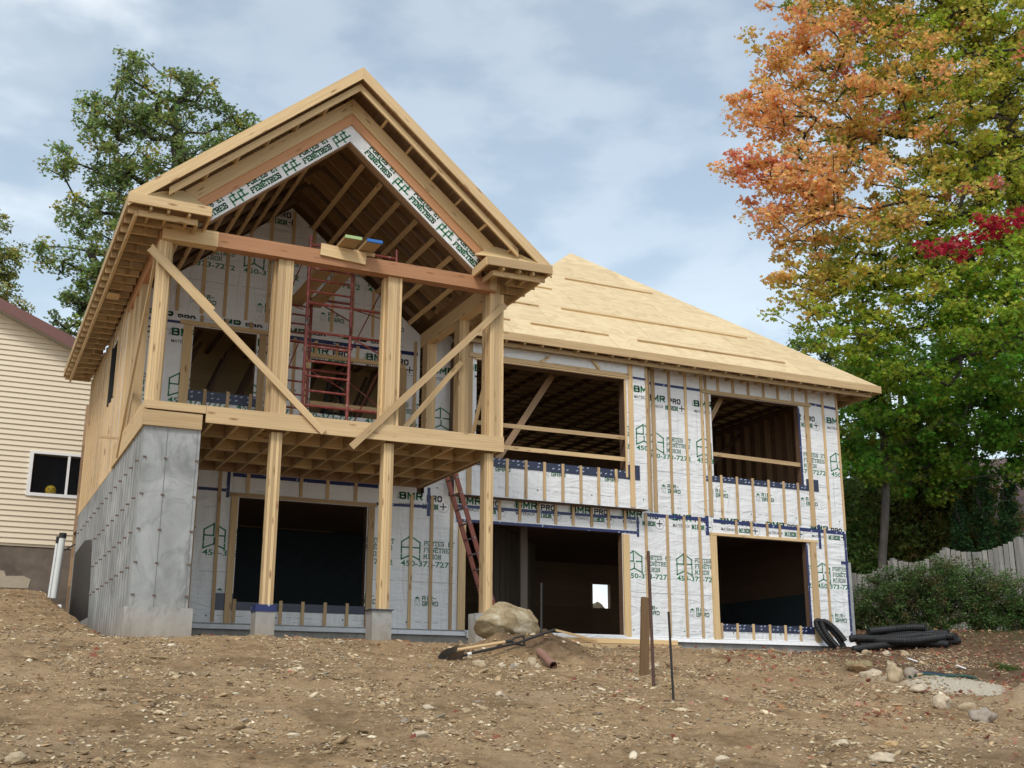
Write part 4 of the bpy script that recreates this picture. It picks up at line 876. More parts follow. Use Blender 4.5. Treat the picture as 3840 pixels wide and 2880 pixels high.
# black corrugated pipes
def corr(mb, pts, r, step=.020, n=12):
    pts = [Vector(p) for p in pts]; out = []; rs = []; acc = 0
    for a, b in zip(pts, pts[1:]):
        L = (b-a).length; k = max(1, int(L/step))
        for i in range(k): out.append(a+(b-a)*(i/k)); rs.append(r*(1 if len(rs) % 2 else .90))
    out.append(pts[-1]); rs.append(r); mb.tube(out, rs, n)
def loop(c, ax_, bx_, n=40, turns=1.0, drift=(0, 0, 0)):
    return [Vector(c)+Vector(ax_)*math.cos(2*math.pi*t*turns)+Vector(bx_)*math.sin(2*math.pi*t*turns)+Vector(drift)*t for t in [i/n for i in range(n+1)]]
mb = MB(); corr(mb, loop((15.03, 3.33, -.06), (.17, -.10, -.08), (-.16, .12, .33), 60, 1.0), .062); corr(mb, loop((15.08, 3.22, -.08), (.16, -.10, -.08), (-.15, .12, .33), 50, .85), .062)
tag(build(mb, 'pipe_coil', 'black_pipe', None), 'black corrugated pipe coil leaning against the white wall right of the window', 'pipe coil')
random.seed(5)
cx0, cy0 = 15.75, 1.75
for k, (dx, dy, L, dz, bow, lb) in enumerate(((-.5, .1, 1.9, .0, .05, 'front lowest black corrugated pipe of the pile by the hedge'), (.0, .35, 2.0, .0, -.1, 'black corrugated pipe lying flat in the middle of the pile'), (.1, .75, 1.7, .0, .1, 'black corrugated pipe at the back of the pile'),
        (-.3, .25, 2.1, .14, .12, 'black corrugated pipe lying across the top of the pile'), (-.2, .55, 1.6, .15, -.1, 'short black corrugated pipe on top at the back of the pile'), (-.25, .42, 1.2, .28, .08, 'topmost black corrugated pipe of the pile'), (-.1, .15, 1.5, .12, -.12, 'bowed black corrugated pipe lying over the front of the pile'), (.35, .5, 1.3, .10, .1, 'black corrugated pipe poking out at the right end of the pile'))):
    an_ = -.6435+random.uniform(-.22, .22); d = np.array([math.cos(an_), math.sin(an_)]); s = np.array([-d[1], d[0]]); pts = []
    for i in range(14):
        u = i/13-.5; p = np.array([cx0+.25+dx, cy0-.1+dy])+d*u*L*1.0+s*bow*math.cos(u*3.1)*3; pts.append((p[0], p[1], GZ(p[0], p[1])+.075+dz*1.1+(.05 if dz == 0 else 0)*math.cos(u*3)))
    mb = MB(); corr(mb, pts, .080); tag(build(mb, 'corrugated_pipe', 'black_pipe', None), lb, 'pipe', 'black corrugated pipes piled by the hedge')
for k, (m_, o_, lb) in enumerate((('green_pipe', 0, 'dark green hose lying on the pale sand strip'), ('blue_pipe', .10, 'dark blue pipe lying on the pale sand strip'), ('black_pipe', .2, 'black hose lying behind the blue pipe on the pale sand'))):
    tag(one('hose', m_, None, lambda m: m.tube([(9.3+.25*k+.15*i, -4.98+o_+.015*i+.03*math.sin(i*.7+k), GZ(9.3+.25*k+.15*i, -4.98+o_+.015*i)+.03+.012*math.sin(i+k)) for i in range(11)], .022, 8)), lb, 'hose', 'hoses lying in the trench')
for x, y, lb in ((12.21, -1.98, 'white plastic scrap on the dark soil, left one'), (12.32, -2.9, 'white plastic scrap on the dark soil, right one')):
    tag(bd('plastic_scrap', 'white_frame', None, (x-.07, y, GZ(x, y)+.07), (x+.07, y-.05, GZ(x, y)+.02), (0, 1, 0), .05, .02), lb, 'scrap')
# ------------------------------------------------------------ neighbouring house on the left
NH = empty('neighbour_house', (-5, 16, 1.0), 'beige sided neighbouring house with dark red roof edge, left', 'house')
ny = 14.0
def rz(x): return 7.95-.43*(x+1.95)
mb = MB(); z = 2.26; k = 0
wx0, wx1, wz0, wz1 = -.88, .95, 3.50, 4.52
while z < 11.6:
    z2 = z+.135; xr = min(1.6, -1.95+(8.10-z)/.43) if z2 > 6.3 else 1.6; xl = max(-14, -1.95-6.0*2-(8.10-z)/.43) if z2 > 6.3 else -14
    segs = [(xl, xr)] if not (z2 > wz0+.02 and z < wz1) else [(xl, wx0), (wx1, xr)]
    for a, b in segs:
        if b > a:
            t = .5; mb.face([(a, ny-.038, z), (b, ny-.038, z), (b, ny-.004, z2), (a, ny-.004, z2)], None, t); mb.face([(a, ny-.004, z), (b, ny-.004, z), (b, ny-.038, z), (a, ny-.038, z)], None, t)
    z = z2
build(mb, 'siding_wall', 'siding', NH)
one('wall_core', 'siding', NH, lambda m: [m.box(a, b, ny, ny+.2, c, d) for a, b, c, d in cells(-14, 1.6, 2.2, 6.4, [(wx0, wx1, wz0, wz1)])]+[m.box(1.4, 1.6, ny+.2, ny+10, 2.2, 6.3)])
one('foundation', 'stucco', NH, lambda m: m.box(-14, 1.55, ny+.03, ny+.3, -.5, 2.25))
one('pale_patch', 'pale_stucco', NH, lambda m: m.prism([(-2.6, ny+.028, 1.18), (-.62, ny+.028, 1.18), (-.58, ny+.028, 1.40), (-.75, ny+.028, 1.48), (-1.15, ny+.028, 1.46), (-1.2, ny+.028, 1.58), (-1.6, ny+.028, 1.62), (-2.6, ny+.028, 1.55)], (0, -.012, 0)))
rg = -7.95
for sg in (1, -1):
    f = lambda x: 7.95-.43*(rg+sg*(x-rg)+1.95) if sg > 0 else 7.95-.43*((rg-(x-rg))+1.95)
    xa, xb = rg, rg+sg*(10.2)
    zA, zB = 7.95-.43*(rg+1.95)+.34, 7.95-.43*(rg+10.2+1.95)+.34
    one('roof', 'roof_red', NH, lambda m: m.prism([(xa, ny-.42, zA), (xb, ny-.42, zB), (xb, ny-.42, zB-.29), (xa, ny-.42, zA-.29)], (0, .03, 0)) and m.prism([(xa, ny-.40, zA), (xb, ny-.40, zB), (xb, ny+10, zB), (xa, ny+10, zA)], (0, 0, -.05)))
    one('soffit', 'soffit_grey', NH, lambda m: m.prism([(xa, ny-.39, zA-.24), (xb, ny-.39, zB-.24), (xb, ny+.0, zB-.24), (xa, ny, zA-.24)], (0, 0, -.03)))
wf = one('window_frame', 'white_frame', NH, lambda m: (m.box(wx0-.04, wx0+.05, ny-.06, ny+.05, wz0-.05, wz1+.06), m.box(wx1-.05, wx1+.04, ny-.06, ny+.05, wz0-.05, wz1+.06), m.box(wx0+.05, wx1-.05, ny-.06, ny+.05, wz1, wz1+.06), m.box(wx0+.05, wx1-.05, ny-.07, ny+.05, wz0-.05, wz0+.03), m.box(-.02, .04, ny-.05, ny+.03, wz0+.03, wz1)))
one('window_pane', 'glass', NH, lambda m: m.face([(wx0, ny+.01, wz0), (wx1, ny+.01, wz0), (wx1, ny+.01, wz1), (wx0, ny+.01, wz1)]))
one('room', 'dark_panel', NH, lambda m: (m.box(wx0-.6, wx1+.6, ny+1.6, ny+1.7, 2.6, 5.2), m.box(wx0-.6, wx1+.6, ny+.22, ny+1.6, 2.6, wz0-.01), m.box(wx0-.7, wx0-.6, ny+.2, ny+1.6, 2.6, 5.2), m.box(wx1+.6, wx1+.7, ny+.2, ny+1.6, 2.6, 5.2), m.box(wx0-.6, wx1+.6, ny+.2, ny+1.6, 5.1, 5.2)))
BL = empty('ball', (-.34, ny+.16, wz0), 'yellow ball on the sill inside the neighbouring window', 'ball')
mb = MB()
for i in range(10):
    for j in range(16):
        P_ = lambda a, b: (-.34+.135*math.sin(math.pi*a/10)*math.cos(math.pi*b/8), ny+.16+.13*math.sin(math.pi*a/10)*math.sin(math.pi*b/8), wz0+.14-.135*math.cos(math.pi*a/10))
        mb.face([P_(i, j), P_(i, j+1), P_(i+1, j+1), P_(i+1, j)] if 0 < i < 9 else ([P_(i, j), P_(i+1, j+1), P_(i+1, j)] if i == 0 else [P_(i, j), P_(i, j+1), P_(i+1, j)]))
build(mb, 'ball_shell', 'yellow', BL, smooth=True)
for dx, dz in ((-.05, .03), (.05, .035), (.0, -.03)): one('dark_spot', 'steel_dark', BL, lambda m: m.tube([(-.34+dx, ny+.04, wz0+.14+dz), (-.34+dx, ny+.028, wz0+.14+dz)], .014, 8))
VP = empty('vent_pipe', (-.40, 8, .68), 'upright pale plastic pipe with black cap beside the concrete wall', 'pipe')
one('pipe_tube', 'white_pvc', VP, lambda m: m.tube([(-.43, 8, .5), (-.38, 8, 1.72)], .062, 14)); one('cap', 'black_pipe', VP, lambda m: m.tube([(-.38, 8, 1.70), (-.378, 8, 1.80)], .072, 14)); one('side_tube', 'white_pvc', VP, lambda m: m.tube([(-.51, 8.1, .5), (-.46, 8.1, 1.66)], .03, 10)); one('side_cap', 'black_pipe', VP, lambda m: m.tube([(-.46, 8.1, 1.60), (-.458, 8.1, 1.74)], .036, 10))
for a, b, r, lb in (((-.33, 7.9), (-.10, 8.3), .062, 'front white plastic pipe piece lying by the concrete wall'), ((-.25, 8.05), (-.03, 8.5), .05, 'rear white plastic pipe piece lying by the concrete wall')):
    tag(one('plastic_pipe', 'white_pvc', None, lambda m: (m.tube([(a[0], a[1], GZ(*a)+r+.03), (b[0], b[1], GZ(*b)+r+.02)], r, 14))), lb, 'pipe')
tag(one('black_hose', 'black_pipe', None, lambda m: m.tube([(-2.6, 13.7, GZ(-2.6, 13.7)+.05), (-1.2, 13.6, GZ(-1.2, 13.6)+.05), (-.4, 13.6, GZ(-.4, 13.6)+.05)], .035, 8)), 'black hose lying at the foot of the neighbouring foundation', 'hose')
one('hanging_cable', 'black_pipe', H, lambda m: m.tube([(-.02, 9.3, 1.75), (-.25, 9.35, 1.60), (-.42, 9.4, 1.42)], .015, 6))
# ------------------------------------------------------------ fence, far right house
FE = empty('wooden_fence', (21.3, 6.2, .3), 'grey wooden fence with a wavy top behind the hedge', 'fence')
fp = [(18.4, 8.9, 1.72), (19.53, 7.86, 2.0), (20.4, 7.01, 2.29), (21.36, 6.07, 2.52), (22.6, 4.75, 2.72), (23.9, 3.5, 2.85)]
for i, (a, b) in enumerate(zip(fp, fp[1:])):
    A_, B_ = np.array(a), np.array(b); L = np.hypot(*(B_-A_)[:2]); n = int(L/.125); mb = MB(); d = (B_-A_)/L
    for k in range(n):
        u = (k+.5)/n; p = A_+(B_-A_)*u; zt = p[2]-.22*math.sin(math.pi*u)+random.uniform(-.012, .012); zb = GZ(p[0], p[1])-.1
        mb.board((p[0], p[1], zb), (p[0]+random.uniform(-.01, .01), p[1], zt), (d[0], d[1], 0), L/n-.014, .022)
    build(mb, 'board_panel', 'fence_wood', FE)
    nrm2 = np.array([d[1], -d[0]]); q = A_[:2]+nrm2*-.06; bd('post', 'fence_wood', FE, (q[0], q[1], -.2), (q[0], q[1], a[2]+.02), (1, 0, 0), .1, .1)
RH = empty('far_house', (33, 14, .5), 'house with brown shingle roof behind the fence at the right edge', 'house')
c0, c1 = np.array([30.0, 14.6]), np.array([33.6, 10.2]); dd = (c1-c0)/np.linalg.norm(c1-c0); nb = np.array([-dd[1], dd[0]]); nb = nb if nb[1] > 0 else -nb
def RP(u, v, z): p = c0+dd*u+nb*v; return (p[0], p[1], z)
mb = MB(); mb.prism([RP(-3, -.4, 4.3), RP(9, -.4, 4.3), RP(9, 4.2, 7.9), RP(-3, 4.2, 7.9)], (0, 0, -.12)); mb.prism([RP(-3, 4.2, 7.9), RP(9, 4.2, 7.9), RP(9, 9, 4.3), RP(-3, 9, 4.3)], (0, 0, -.12))
mb.uv = [(p[0]*.8+p[1]*-.6, p[2]*1.3) for p in mb.v]
build(mb, 'roof', 'shingle', RH); one('wall', 'siding', RH, lambda m: m.prism([RP(-2.8, 0, 4.25), RP(8.8, 0, 4.25), RP(8.8, 8.6, 4.25), RP(-2.8, 8.6, 4.25)], (0, 0, -4.5)))
one('fascia_board', 'white_frame', RH, lambda m: m.prism([RP(-3, -.46, 4.32), RP(9, -.46, 4.32), RP(9, -.40, 4.32), RP(-3, -.40, 4.32)], (0, 0, -.22)))
# ------------------------------------------------------------ trees
STAR = np.array([(0, 0), (.42, .10), (.26, .40), (.50, .66), (.16, .62), (0, 1.0), (-.16, .62), (-.50, .66), (-.26, .40), (-.42, .10)])
OVAL = np.array([(0, 0), (.26, .35), (.16, .8), (0, 1.0), (-.18, .7), (-.24, .3)])
def leaves(name, cen, R0, per, size, cols, shape, parent, r, flat=.6, label=None, droop=.3):
    """cen: (n,3) cluster centres; cols(n,3) base colour per cluster"""
    n = len(cen)*per; k = len(shape)
    C0 = np.repeat(cen, per, 0); off = r.normal(0, 1, (n, 3)); off /= np.linalg.norm(off, axis=1)[:, None]; off *= (r.random(n)**.5)[:, None]; off[:, 2] *= flat
    P = C0+off*(R0*(.6+.8*np.repeat(r.random(len(cen)), per)))[:, None]
    nz = r.normal(0, 1, (n, 3)); nz[:, 2] = np.abs(nz[:, 2])*1.3+.4; nz /= np.linalg.norm(nz, axis=1)[:, None]
    t = r.normal(0, 1, (n, 3)); t[:, 2] -= droop; t -= nz*(t*nz).sum(1)[:, None]; t /= np.linalg.norm(t, axis=1)[:, None]; b = np.cross(nz, t)
    s = size*(.65+.7*r.random(n)); sh = shape
    V_ = P[:, None, :]+(b[:, None, :]*sh[None, :, 0, None]+t[:, None, :]*(sh[None, :, 1, None]-.5))*s[:, None, None]
    V_ += nz[:, None, :]*(np.abs(sh[None, :, 0])*.25*s[:, None])[..., None]
    me = fast_mesh(name, V_.reshape(-1, 3), np.arange(n*k), k, 'leaf')
    c = np.repeat(cols, per, 0)*(.72+.56*r.random((n, 1)))*(1+.12*r.normal(0, 1, (n, 3))); c = np.clip(c, .002, .9)
    ca = me.color_attributes.new('col', 'FLOAT_COLOR', 'POINT'); ca.data.foreach_set('color', np.concatenate([np.repeat(c, k, 0), np.ones((n*k, 1))], 1).astype(np.float32).ravel())
    return link_mesh(name, me, (0, 0, 0), parent) if parent is not None else link_mesh(name, me, (0, 0, 0))
def skeleton(trunk, att, r, step=.5):
    nodes = [np.array(p, float) for p in trunk]; par = list(range(-1, len(trunk)-1))
    base = nodes[0]; order = np.argsort(np.linalg.norm(att-np.array(trunk[-1]), axis=1)+r.random(len(att))*.8)
    ends = []
    for i in order:
        a = att[i]; N_ = np.array(nodes); d = np.linalg.norm(N_-a, axis=1)+np.maximum(0, N_[:, 2]-a[2]+.1)*1.2; j = int(np.argmin(d)); p = nodes[j]; L = np.linalg.norm(a-p); k = max(1, int(L/step)); cur = j
        for q in range(1, k+1):
            u = q/k; pt = p+(a-p)*u; pt = pt+np.array([0, 0, .12*L*u*(1-u)])+(r.normal(0, .05, 3) if q < k else 0)*min(1, L); nodes.append(pt); par.append(cur); cur = len(nodes)-1
        ends.append(cur)
    cnt = np.zeros(len(nodes))
    for e in ends:
        while e != -1: cnt[e] += 1; e = par[e]
    return nodes, par, cnt
def frusta(nodes, par, rad, mat, name, parent, ns=6):
    A_, B_, ra, rb = [], [], [], []
    for i, p in enumerate(par):
        if p >= 0: A_.append(nodes[p]); B_.append(nodes[i]); ra.append(min(rad[p], rad[i]*1.25+.01)); rb.append(rad[i])
    A_, B_, ra, rb = map(np.array, (A_, B_, ra, rb)); d = B_-A_; d /= np.linalg.norm(d, axis=1)[:, None]+1e-9
    h = np.where(np.abs(d[:, 2:3]) > .9, np.array([[1., 0, 0]]), np.array([[0, 0, 1.]])); u = np.cross(d, h); u /= np.linalg.norm(u, axis=1)[:, None]; w = np.cross(d, u)
    th = np.arange(ns)/ns*2*np.pi; ring = u[:, None]*np.cos(th)[None, :, None]+w[:, None]*np.sin(th)[None, :, None]
    V_ = np.concatenate([A_[:, None]+ring*ra[:, None, None], B_[:, None]+ring*rb[:, None, None]], 1); n = len(A_)
    k = np.arange(ns); q = np.stack([k, (k+1) % ns, (k+1) % ns+ns, k+ns], 1); F = (np.arange(n)[:, None, None]*2*ns+q[None]).reshape(-1)
    me = fast_mesh(name, V_.reshape(-1, 3), F, 4, mat); me.polygons.foreach_set('use_smooth', [True]*len(me.polygons)); return link_mesh(name, me, (0, 0, 0), parent)
def tree(name, label, cat, base, top, blobs, dens, per, size, R0, colf, shape, seed, bark='bark', rtip=.008, rmax=.3, group=None, flat=.6, fill=1.0, step=.5, droop=.3):
    r = np.random.default_rng(seed); T = empty(name, base, label, cat, group); pts = []
    for (x, y, z, R) in blobs:
        n = max(3, int(dens*R*R)); v = r.normal(0, 1, (n, 3)); v /= np.linalg.norm(v, axis=1)[:, None]; v *= (r.random(n)**(1/2.4))[:, None]*R*fill; v[:, 2] *= .95; pts.append(np.array([x, y, z])+v)
    att = np.concatenate(pts)
    trunk = [np.array(base)+(np.array(top)-np.array(base))*u+r.normal(0, .06, 3)*(0 < u < 1) for u in np.linspace(0, 1, 14)]
    nodes, par, cnt = skeleton(trunk, att, r, step)
    rad = np.minimum(rmax, rtip*(np.maximum(cnt, 1)**.52)); 
    for i in range(14): rad[i] = max(rad[i], rmax*(1-.55*i/13))
    # trunk in one part, limbs in another
    frusta(nodes[:14], par[:14], rad[:14], bark, 'trunk', T, 10)
    keep = [i for i in range(14, len(nodes))]; frusta([nodes[i] for i in range(len(nodes))], [(-1 if i < 14 else par[i]) for i in range(len(nodes))], rad, bark, 'branches', T, 5)
    cols = colf(att, r); leaves('crown', att, R0, per, size, cols, shape, T, r, flat, droop=droop)
    return T
lerp = lambda a, b, t: np.array(a)[None]*(1-t)+np.array(b)[None]*t
def pick(att, r, base, alts):
    c = np.tile(np.array(base, float), (len(att), 1))
    for a, p in alts:
        m = r.random(len(att)) < (p(att) if callable(p) else p); c[m] = a
    return c
def maple_col(a, r):
    q_ = [CAM[i]+(a[:, i]-CAM[i])/1.2 for i in range(3)]; side = np.clip((16.9-(q_[0]+.47*(q_[1]-1.5)))/3.4, 0, 1); hi = np.clip((q_[2]-5.0)/5, 0, 1); w = np.clip(.20+.85*np.clip(side*.9+.35*(hi-.2), 0, 1)*(.35+.65*hi)+.10*hi+r.normal(0, .09, len(a)), 0, 1)[:, None]
    grn, olv, org = (.15, .40, .045), (.44, .50, .065), (.84, .46, .19)
    c = np.where(w < .5, lerp(grn, olv, np.clip(w*2, 0, 1)), lerp(olv, org, np.clip(w*2-1, 0, 1)))
    tip = (q_[0] < 13.7) & (q_[2] > 8.8) & (q_[2] < 11); m = tip & (r.random(len(a)) < .5); c[m] = (.78, .34, .20)
    m = r.random(len(a)) < .025*hi; c[m] = (.74, .26, .20)
    return c
M_BL = [ (14.8, 2.7, 14.0, 1.37), (16.8, 2.1, 14.7, 1.85), (19.0, 1.2, 14.7, 2.24), (20.7, 0.8, 14.2, 2.19), (13.3, 2.5, 11.7, 0.86), (15.1, 2.4, 11.8, 1.78), (17.3, 1.6, 12.0, 2.16), (19.2, 1.0, 11.8, 2.24), (12.6, 2.5, 10.1, 0.42), (13.0, 2.2, 10.0, 0.62), (13.9, 2.1, 9.4, 1.37), (15.6, 1.9, 9.0, 2.08), (17.8, 1.2, 9.1, 2.16), (13.8, 2.1, 7.4, 0.69), (15.1, 2.4, 7.2, 1.49), (17.2, 1.7, 7.0, 2.16), (19.1, 1.1, 7.1, 1.92), (14.3, 2.4, 6.2, 0.52), (16.1, 2.8, 5.7, 1.36), (19.6, 1.2, 5.6, 1.0), (20.2, 1.4, 9.7, 1.99), (16.2, 2.7, 16.7, 1.85), (18.5, 1.8, 17.2, 2.24) ]
M_BL = [tuple(CAM[i]+(b[i]-CAM[i])*1.2 for i in range(3))+(b[3]*1.2,) for b in M_BL if b[:2] != (14.3, 2.4)]
tree('maple_tree', 'big maple turning orange and green, overhanging the right of the picture', 'tree', (25.2, 4.6, .2), (24.2, 5.4, 20.5), M_BL, 20, 58, .118, .46, maple_col, STAR, 5, rtip=.0075, rmax=.30, flat=.42)
RB = empty('red_maple_branch', (19.8, 1.8, 9.6), 'crimson leaved bough hanging in front of the green maple', 'branch')
r_ = np.random.default_rng(3); pc = np.array([(18.35+.11*i+r_.normal(0, .05), 2.55-.09*i+r_.normal(0, .1), 9.1+.05*i+.05*r_.normal()) for i in range(18)])
for k in range(2): leaves('crown', pc+r_.normal(0, .13, pc.shape), .34, 30, .125, np.tile(np.array([(.46, .03, .06)]), (len(pc), 1)), STAR, RB, r_, .45) if k == 0 else None
one('branch_wood', 'bark', RB, lambda m: m.tube([tuple(p) for p in pc[::3]]+[(22.0, 1.9, 10.4)], [.012]*len(pc[::3])+[.035], 6))
def green_col(base, alts): return lambda a, r: pick(a, r, base, alts)*(.8+.4*r.random((len(a), 1)))
tree('leafy_tree', 'tall green tree with grey trunk behind the wavy fence', 'tree', (21.5, 8.8, .3), (22.3, 8.9, 7.2), [ (21.5, 8.8, 6.4, 1.36), (23.0, 8.7, 7.4, 1.81), (21.3, 8.7, 5.2, .9), (24.0, 7.7, 6.2, 2.06), (25.7, 7.2, 6.5, 2.11), (21.3, 8.9, 7.9, 0.80), (23.2, 8.5, 5.5, 1.40), (24.9, 7.6, 8.4, 1.7)], 24, 60, .14, .42, green_col((.22, .44, .07), [((.36, .48, .08), .3), ((.40, .36, .06), .08)]), STAR, 6, 'grey_bark', rmax=.12)
tree('cedar_tree', 'broad brownish green cedar behind the fence', 'tree', (24.9, 10.8, .3), (25.1, 10.6, 6.5), [ (25.2, 10.7, 5.4, 1.52), (25.4, 10.5, 3.9, 1.69), (24.1, 11.8, 4.2, 1.3), (25.8, 10.1, 5.1, 1.52), (24.8, 11.1, 3.0, 1.3), (26.4, 9.6, 3.6, 1.5), (25.2, 10.8, 2.0, 1.3)], 42, 60, .15, .36, green_col((.36, .38, .12), [((.50, .42, .15), .3), ((.22, .30, .09), .3)]), OVAL, 7, flat=1.4, droop=1.6)
tree('dark_evergreen', 'dark evergreen between the house corner and the grey trunk', 'tree', (20.2, 11.8, .3), (20.3, 11.9, 6), [(20.3, 11.8, 5.3, 1.2), (20.6, 11.6, 3.9, 1.4), (20.1, 12.0, 2.4, 1.4), (21.5, 10.9, 3.2, 1.2), (22.4, 11, 4.6, 1.3), (22.3, 10.6, 2.3, 1.2)], 40, 60, .15, .36, green_col((.17, .27, .07), [((.27, .34, .10), .3)]), OVAL, 8, flat=1.3, droop=1.4)
for i, (x, y, zt, R, lb) in enumerate(((23.8, 7.8, 4.3, .36, 'leftmost of three narrow dark columnar cedars behind the fence'), (24.35, 7.35, 4.75, .40, 'middle of three narrow dark columnar cedars behind the fence'), (24.75, 6.9, 5.0, .44, 'rightmost of three narrow dark columnar cedars behind the fence'))):
    tree('columnar_cedar', lb, 'tree', (x, y, .4), (x, y, zt), [(x, y, .9+(zt-.9)*k/8, R*(1-.05*k)*(.55 if k == 8 else 1)) for k in range(9)], 150, 50, .09, .16, green_col((.07, .16, .06), [((.10, .21, .08), .3)]), OVAL, 30+i, group='columnar cedars behind the fence', rmax=.08, flat=1.5, step=.3)
tree('hedge', 'bushy green cedar hedge standing before the wavy fence', 'hedge', (18.9, 4.2, .1), (18.95, 4.25, 1.0), [ (17.7, 5.4, 0.5, 0.62), (18.1, 5.1, 0.9, 0.75), (18.5, 4.6, 1.1, 0.82), (19.0, 4.2, 1.2, 0.82), (19.4, 3.8, 1.2, 0.82), (19.8, 3.4, 1.0, 0.75), (20.2, 3.0, 0.8, 0.75), (20.5, 2.5, 0.7, 0.75), (17.9, 5.1, 0.35, 0.5), (18.2, 4.5, 0.45, 0.5), (18.8, 3.9, 0.45, 0.5), (19.4, 3.3, 0.4, 0.5), (19.9, 2.7, 0.4, 0.5), (20.4, 2.1, .4, .55), (21.2, 1.8, .7, .8), (17.3, 5.9, .5, .5), (16.9, 6.4, .5, .6) ], 230, 60, .05, .17, green_col((.095, .175, .05), [((.14, .23, .07), .3), ((.17, .15, .07), .2)]), OVAL, 9, rmax=.07, flat=1.0, step=.4, rtip=.004)
O_BL = [ (1.2, 20.8, 19.5, 0.65), (1.2, 20.8, 18.4, 0.78), (1.9, 20.7, 17.6, 1.04), (3.0, 20.6, 18.5, 1.20), (2.9, 20.6, 19.4, 0.42), (4.5, 20.3, 18.0, 0.5), (4.5, 20.3, 17.0, 0.94), (5.0, 20.2, 17.9, 0.42), (0.6, 20.8, 17.1, 1.0), (-0.6, 20.9, 15.5, 0.7), (1.1, 20.8, 15.6, 1.3), (3.2, 20.5, 15.8, 1.7), (-0.0, 20.9, 13.9, 0.8), (1.5, 20.7, 13.6, 1.4), (-0.8, 19.9, 11.9, 0.6), (0.4, 19.8, 11.7, 0.95), (1.2, 19.8, 10.7, 1.01), (-0.1, 19.9, 10.2, 0.6), (0.3, 19.8, 9.7, 0.59), (-0.1, 20.9, 17.9, 0.42), (3.5, 20.6, 13.5, 1.8) ]
tree('oak_tree', 'dark green oak rising behind the left roof slope', 'tree', (3.2, 21, .9), (2.9, 20.8, 17.5), O_BL, 36, 42, .11, .33, green_col((.19, .27, .10), [((.28, .36, .11), .4), ((.42, .40, .08), .08)]), STAR, 10, rmax=.32, rtip=.011, flat=.8)
tree('yellowing_tree', 'pale yellow green tree at the far left edge', 'tree', (-4.0, 28, .9), (-3.4, 27.9, 15.5), [ (-2.1, 27.9, 14.1, 0.82), (-1.7, 27.9, 14.8, 0.4), (-3.0, 27.9, 15.5, 1.0), (-1.2, 27.9, 12.6, 0.46), (-2.2, 27.9, 12.8, 0.62), (-2.4, 27.9, 16.2, 0.3), (-.9, 27.5, 11.4, .5), (-1.6, 27.5, 11.7, .6), (-.2, 27.5, 11.2, .3), (-2.4, 27.9, 13.4, 1.0), (-2.6, 27.8, 14.9, .8) ], 40, 40, .13, .30, green_col((.46, .45, .14), [((.22, .27, .07), .4)]), OVAL, 11, rmax=.25, flat=.7)
tree('distant_tree', 'small grey green treetop just above the right roof slope', 'tree', (37, 28.5, .5), (36.8, 28.6, 15.5), [ (36.0, 29.2, 16.5, 0.5), (36.5, 28.8, 16.3, 0.6), (37.2, 28.2, 15.7, 0.82), (36.8, 28.5, 14.8, 0.8) ], 30, 30, .18, .4, green_col((.07, .11, .04), []), OVAL, 12, rmax=.2)
for i, (x, y, h_, R) in enumerate(((27, 13, 9, 2.4), (30, 8, 9.5, 2.6), (24, 15.5, 7, 2.0), (27.5, 5, 7.5, 2.2))):
    tree('background_tree', ['green bushy tree behind the cedars', 'green tree behind the right hand house', 'green tree behind the dark evergreen', 'green tree at the right edge above the fence'][i], 'tree', (x, y, .4), (x, y, h_), [(x+dx*R, y+dy*R, h_*.5+dz*R, R*.8) for dx, dy, dz in ((0, 0, .3), (.7, .2, 0), (-.7, -.2, 0), (0, -.3, -.8), (.3, .5, 1.0))] if i != 1 else [(x+dx, y, h_-1+dz, 1.8) for dx, dz in ((0, 0), (1.5, .6), (-1, .8), (.5, 2.2))], 16, 50, .19, .5, green_col((.13, .27, .05), [((.22, .34, .07), .3)]), STAR, 40+i, group='green trees in the right background', rmax=.2)
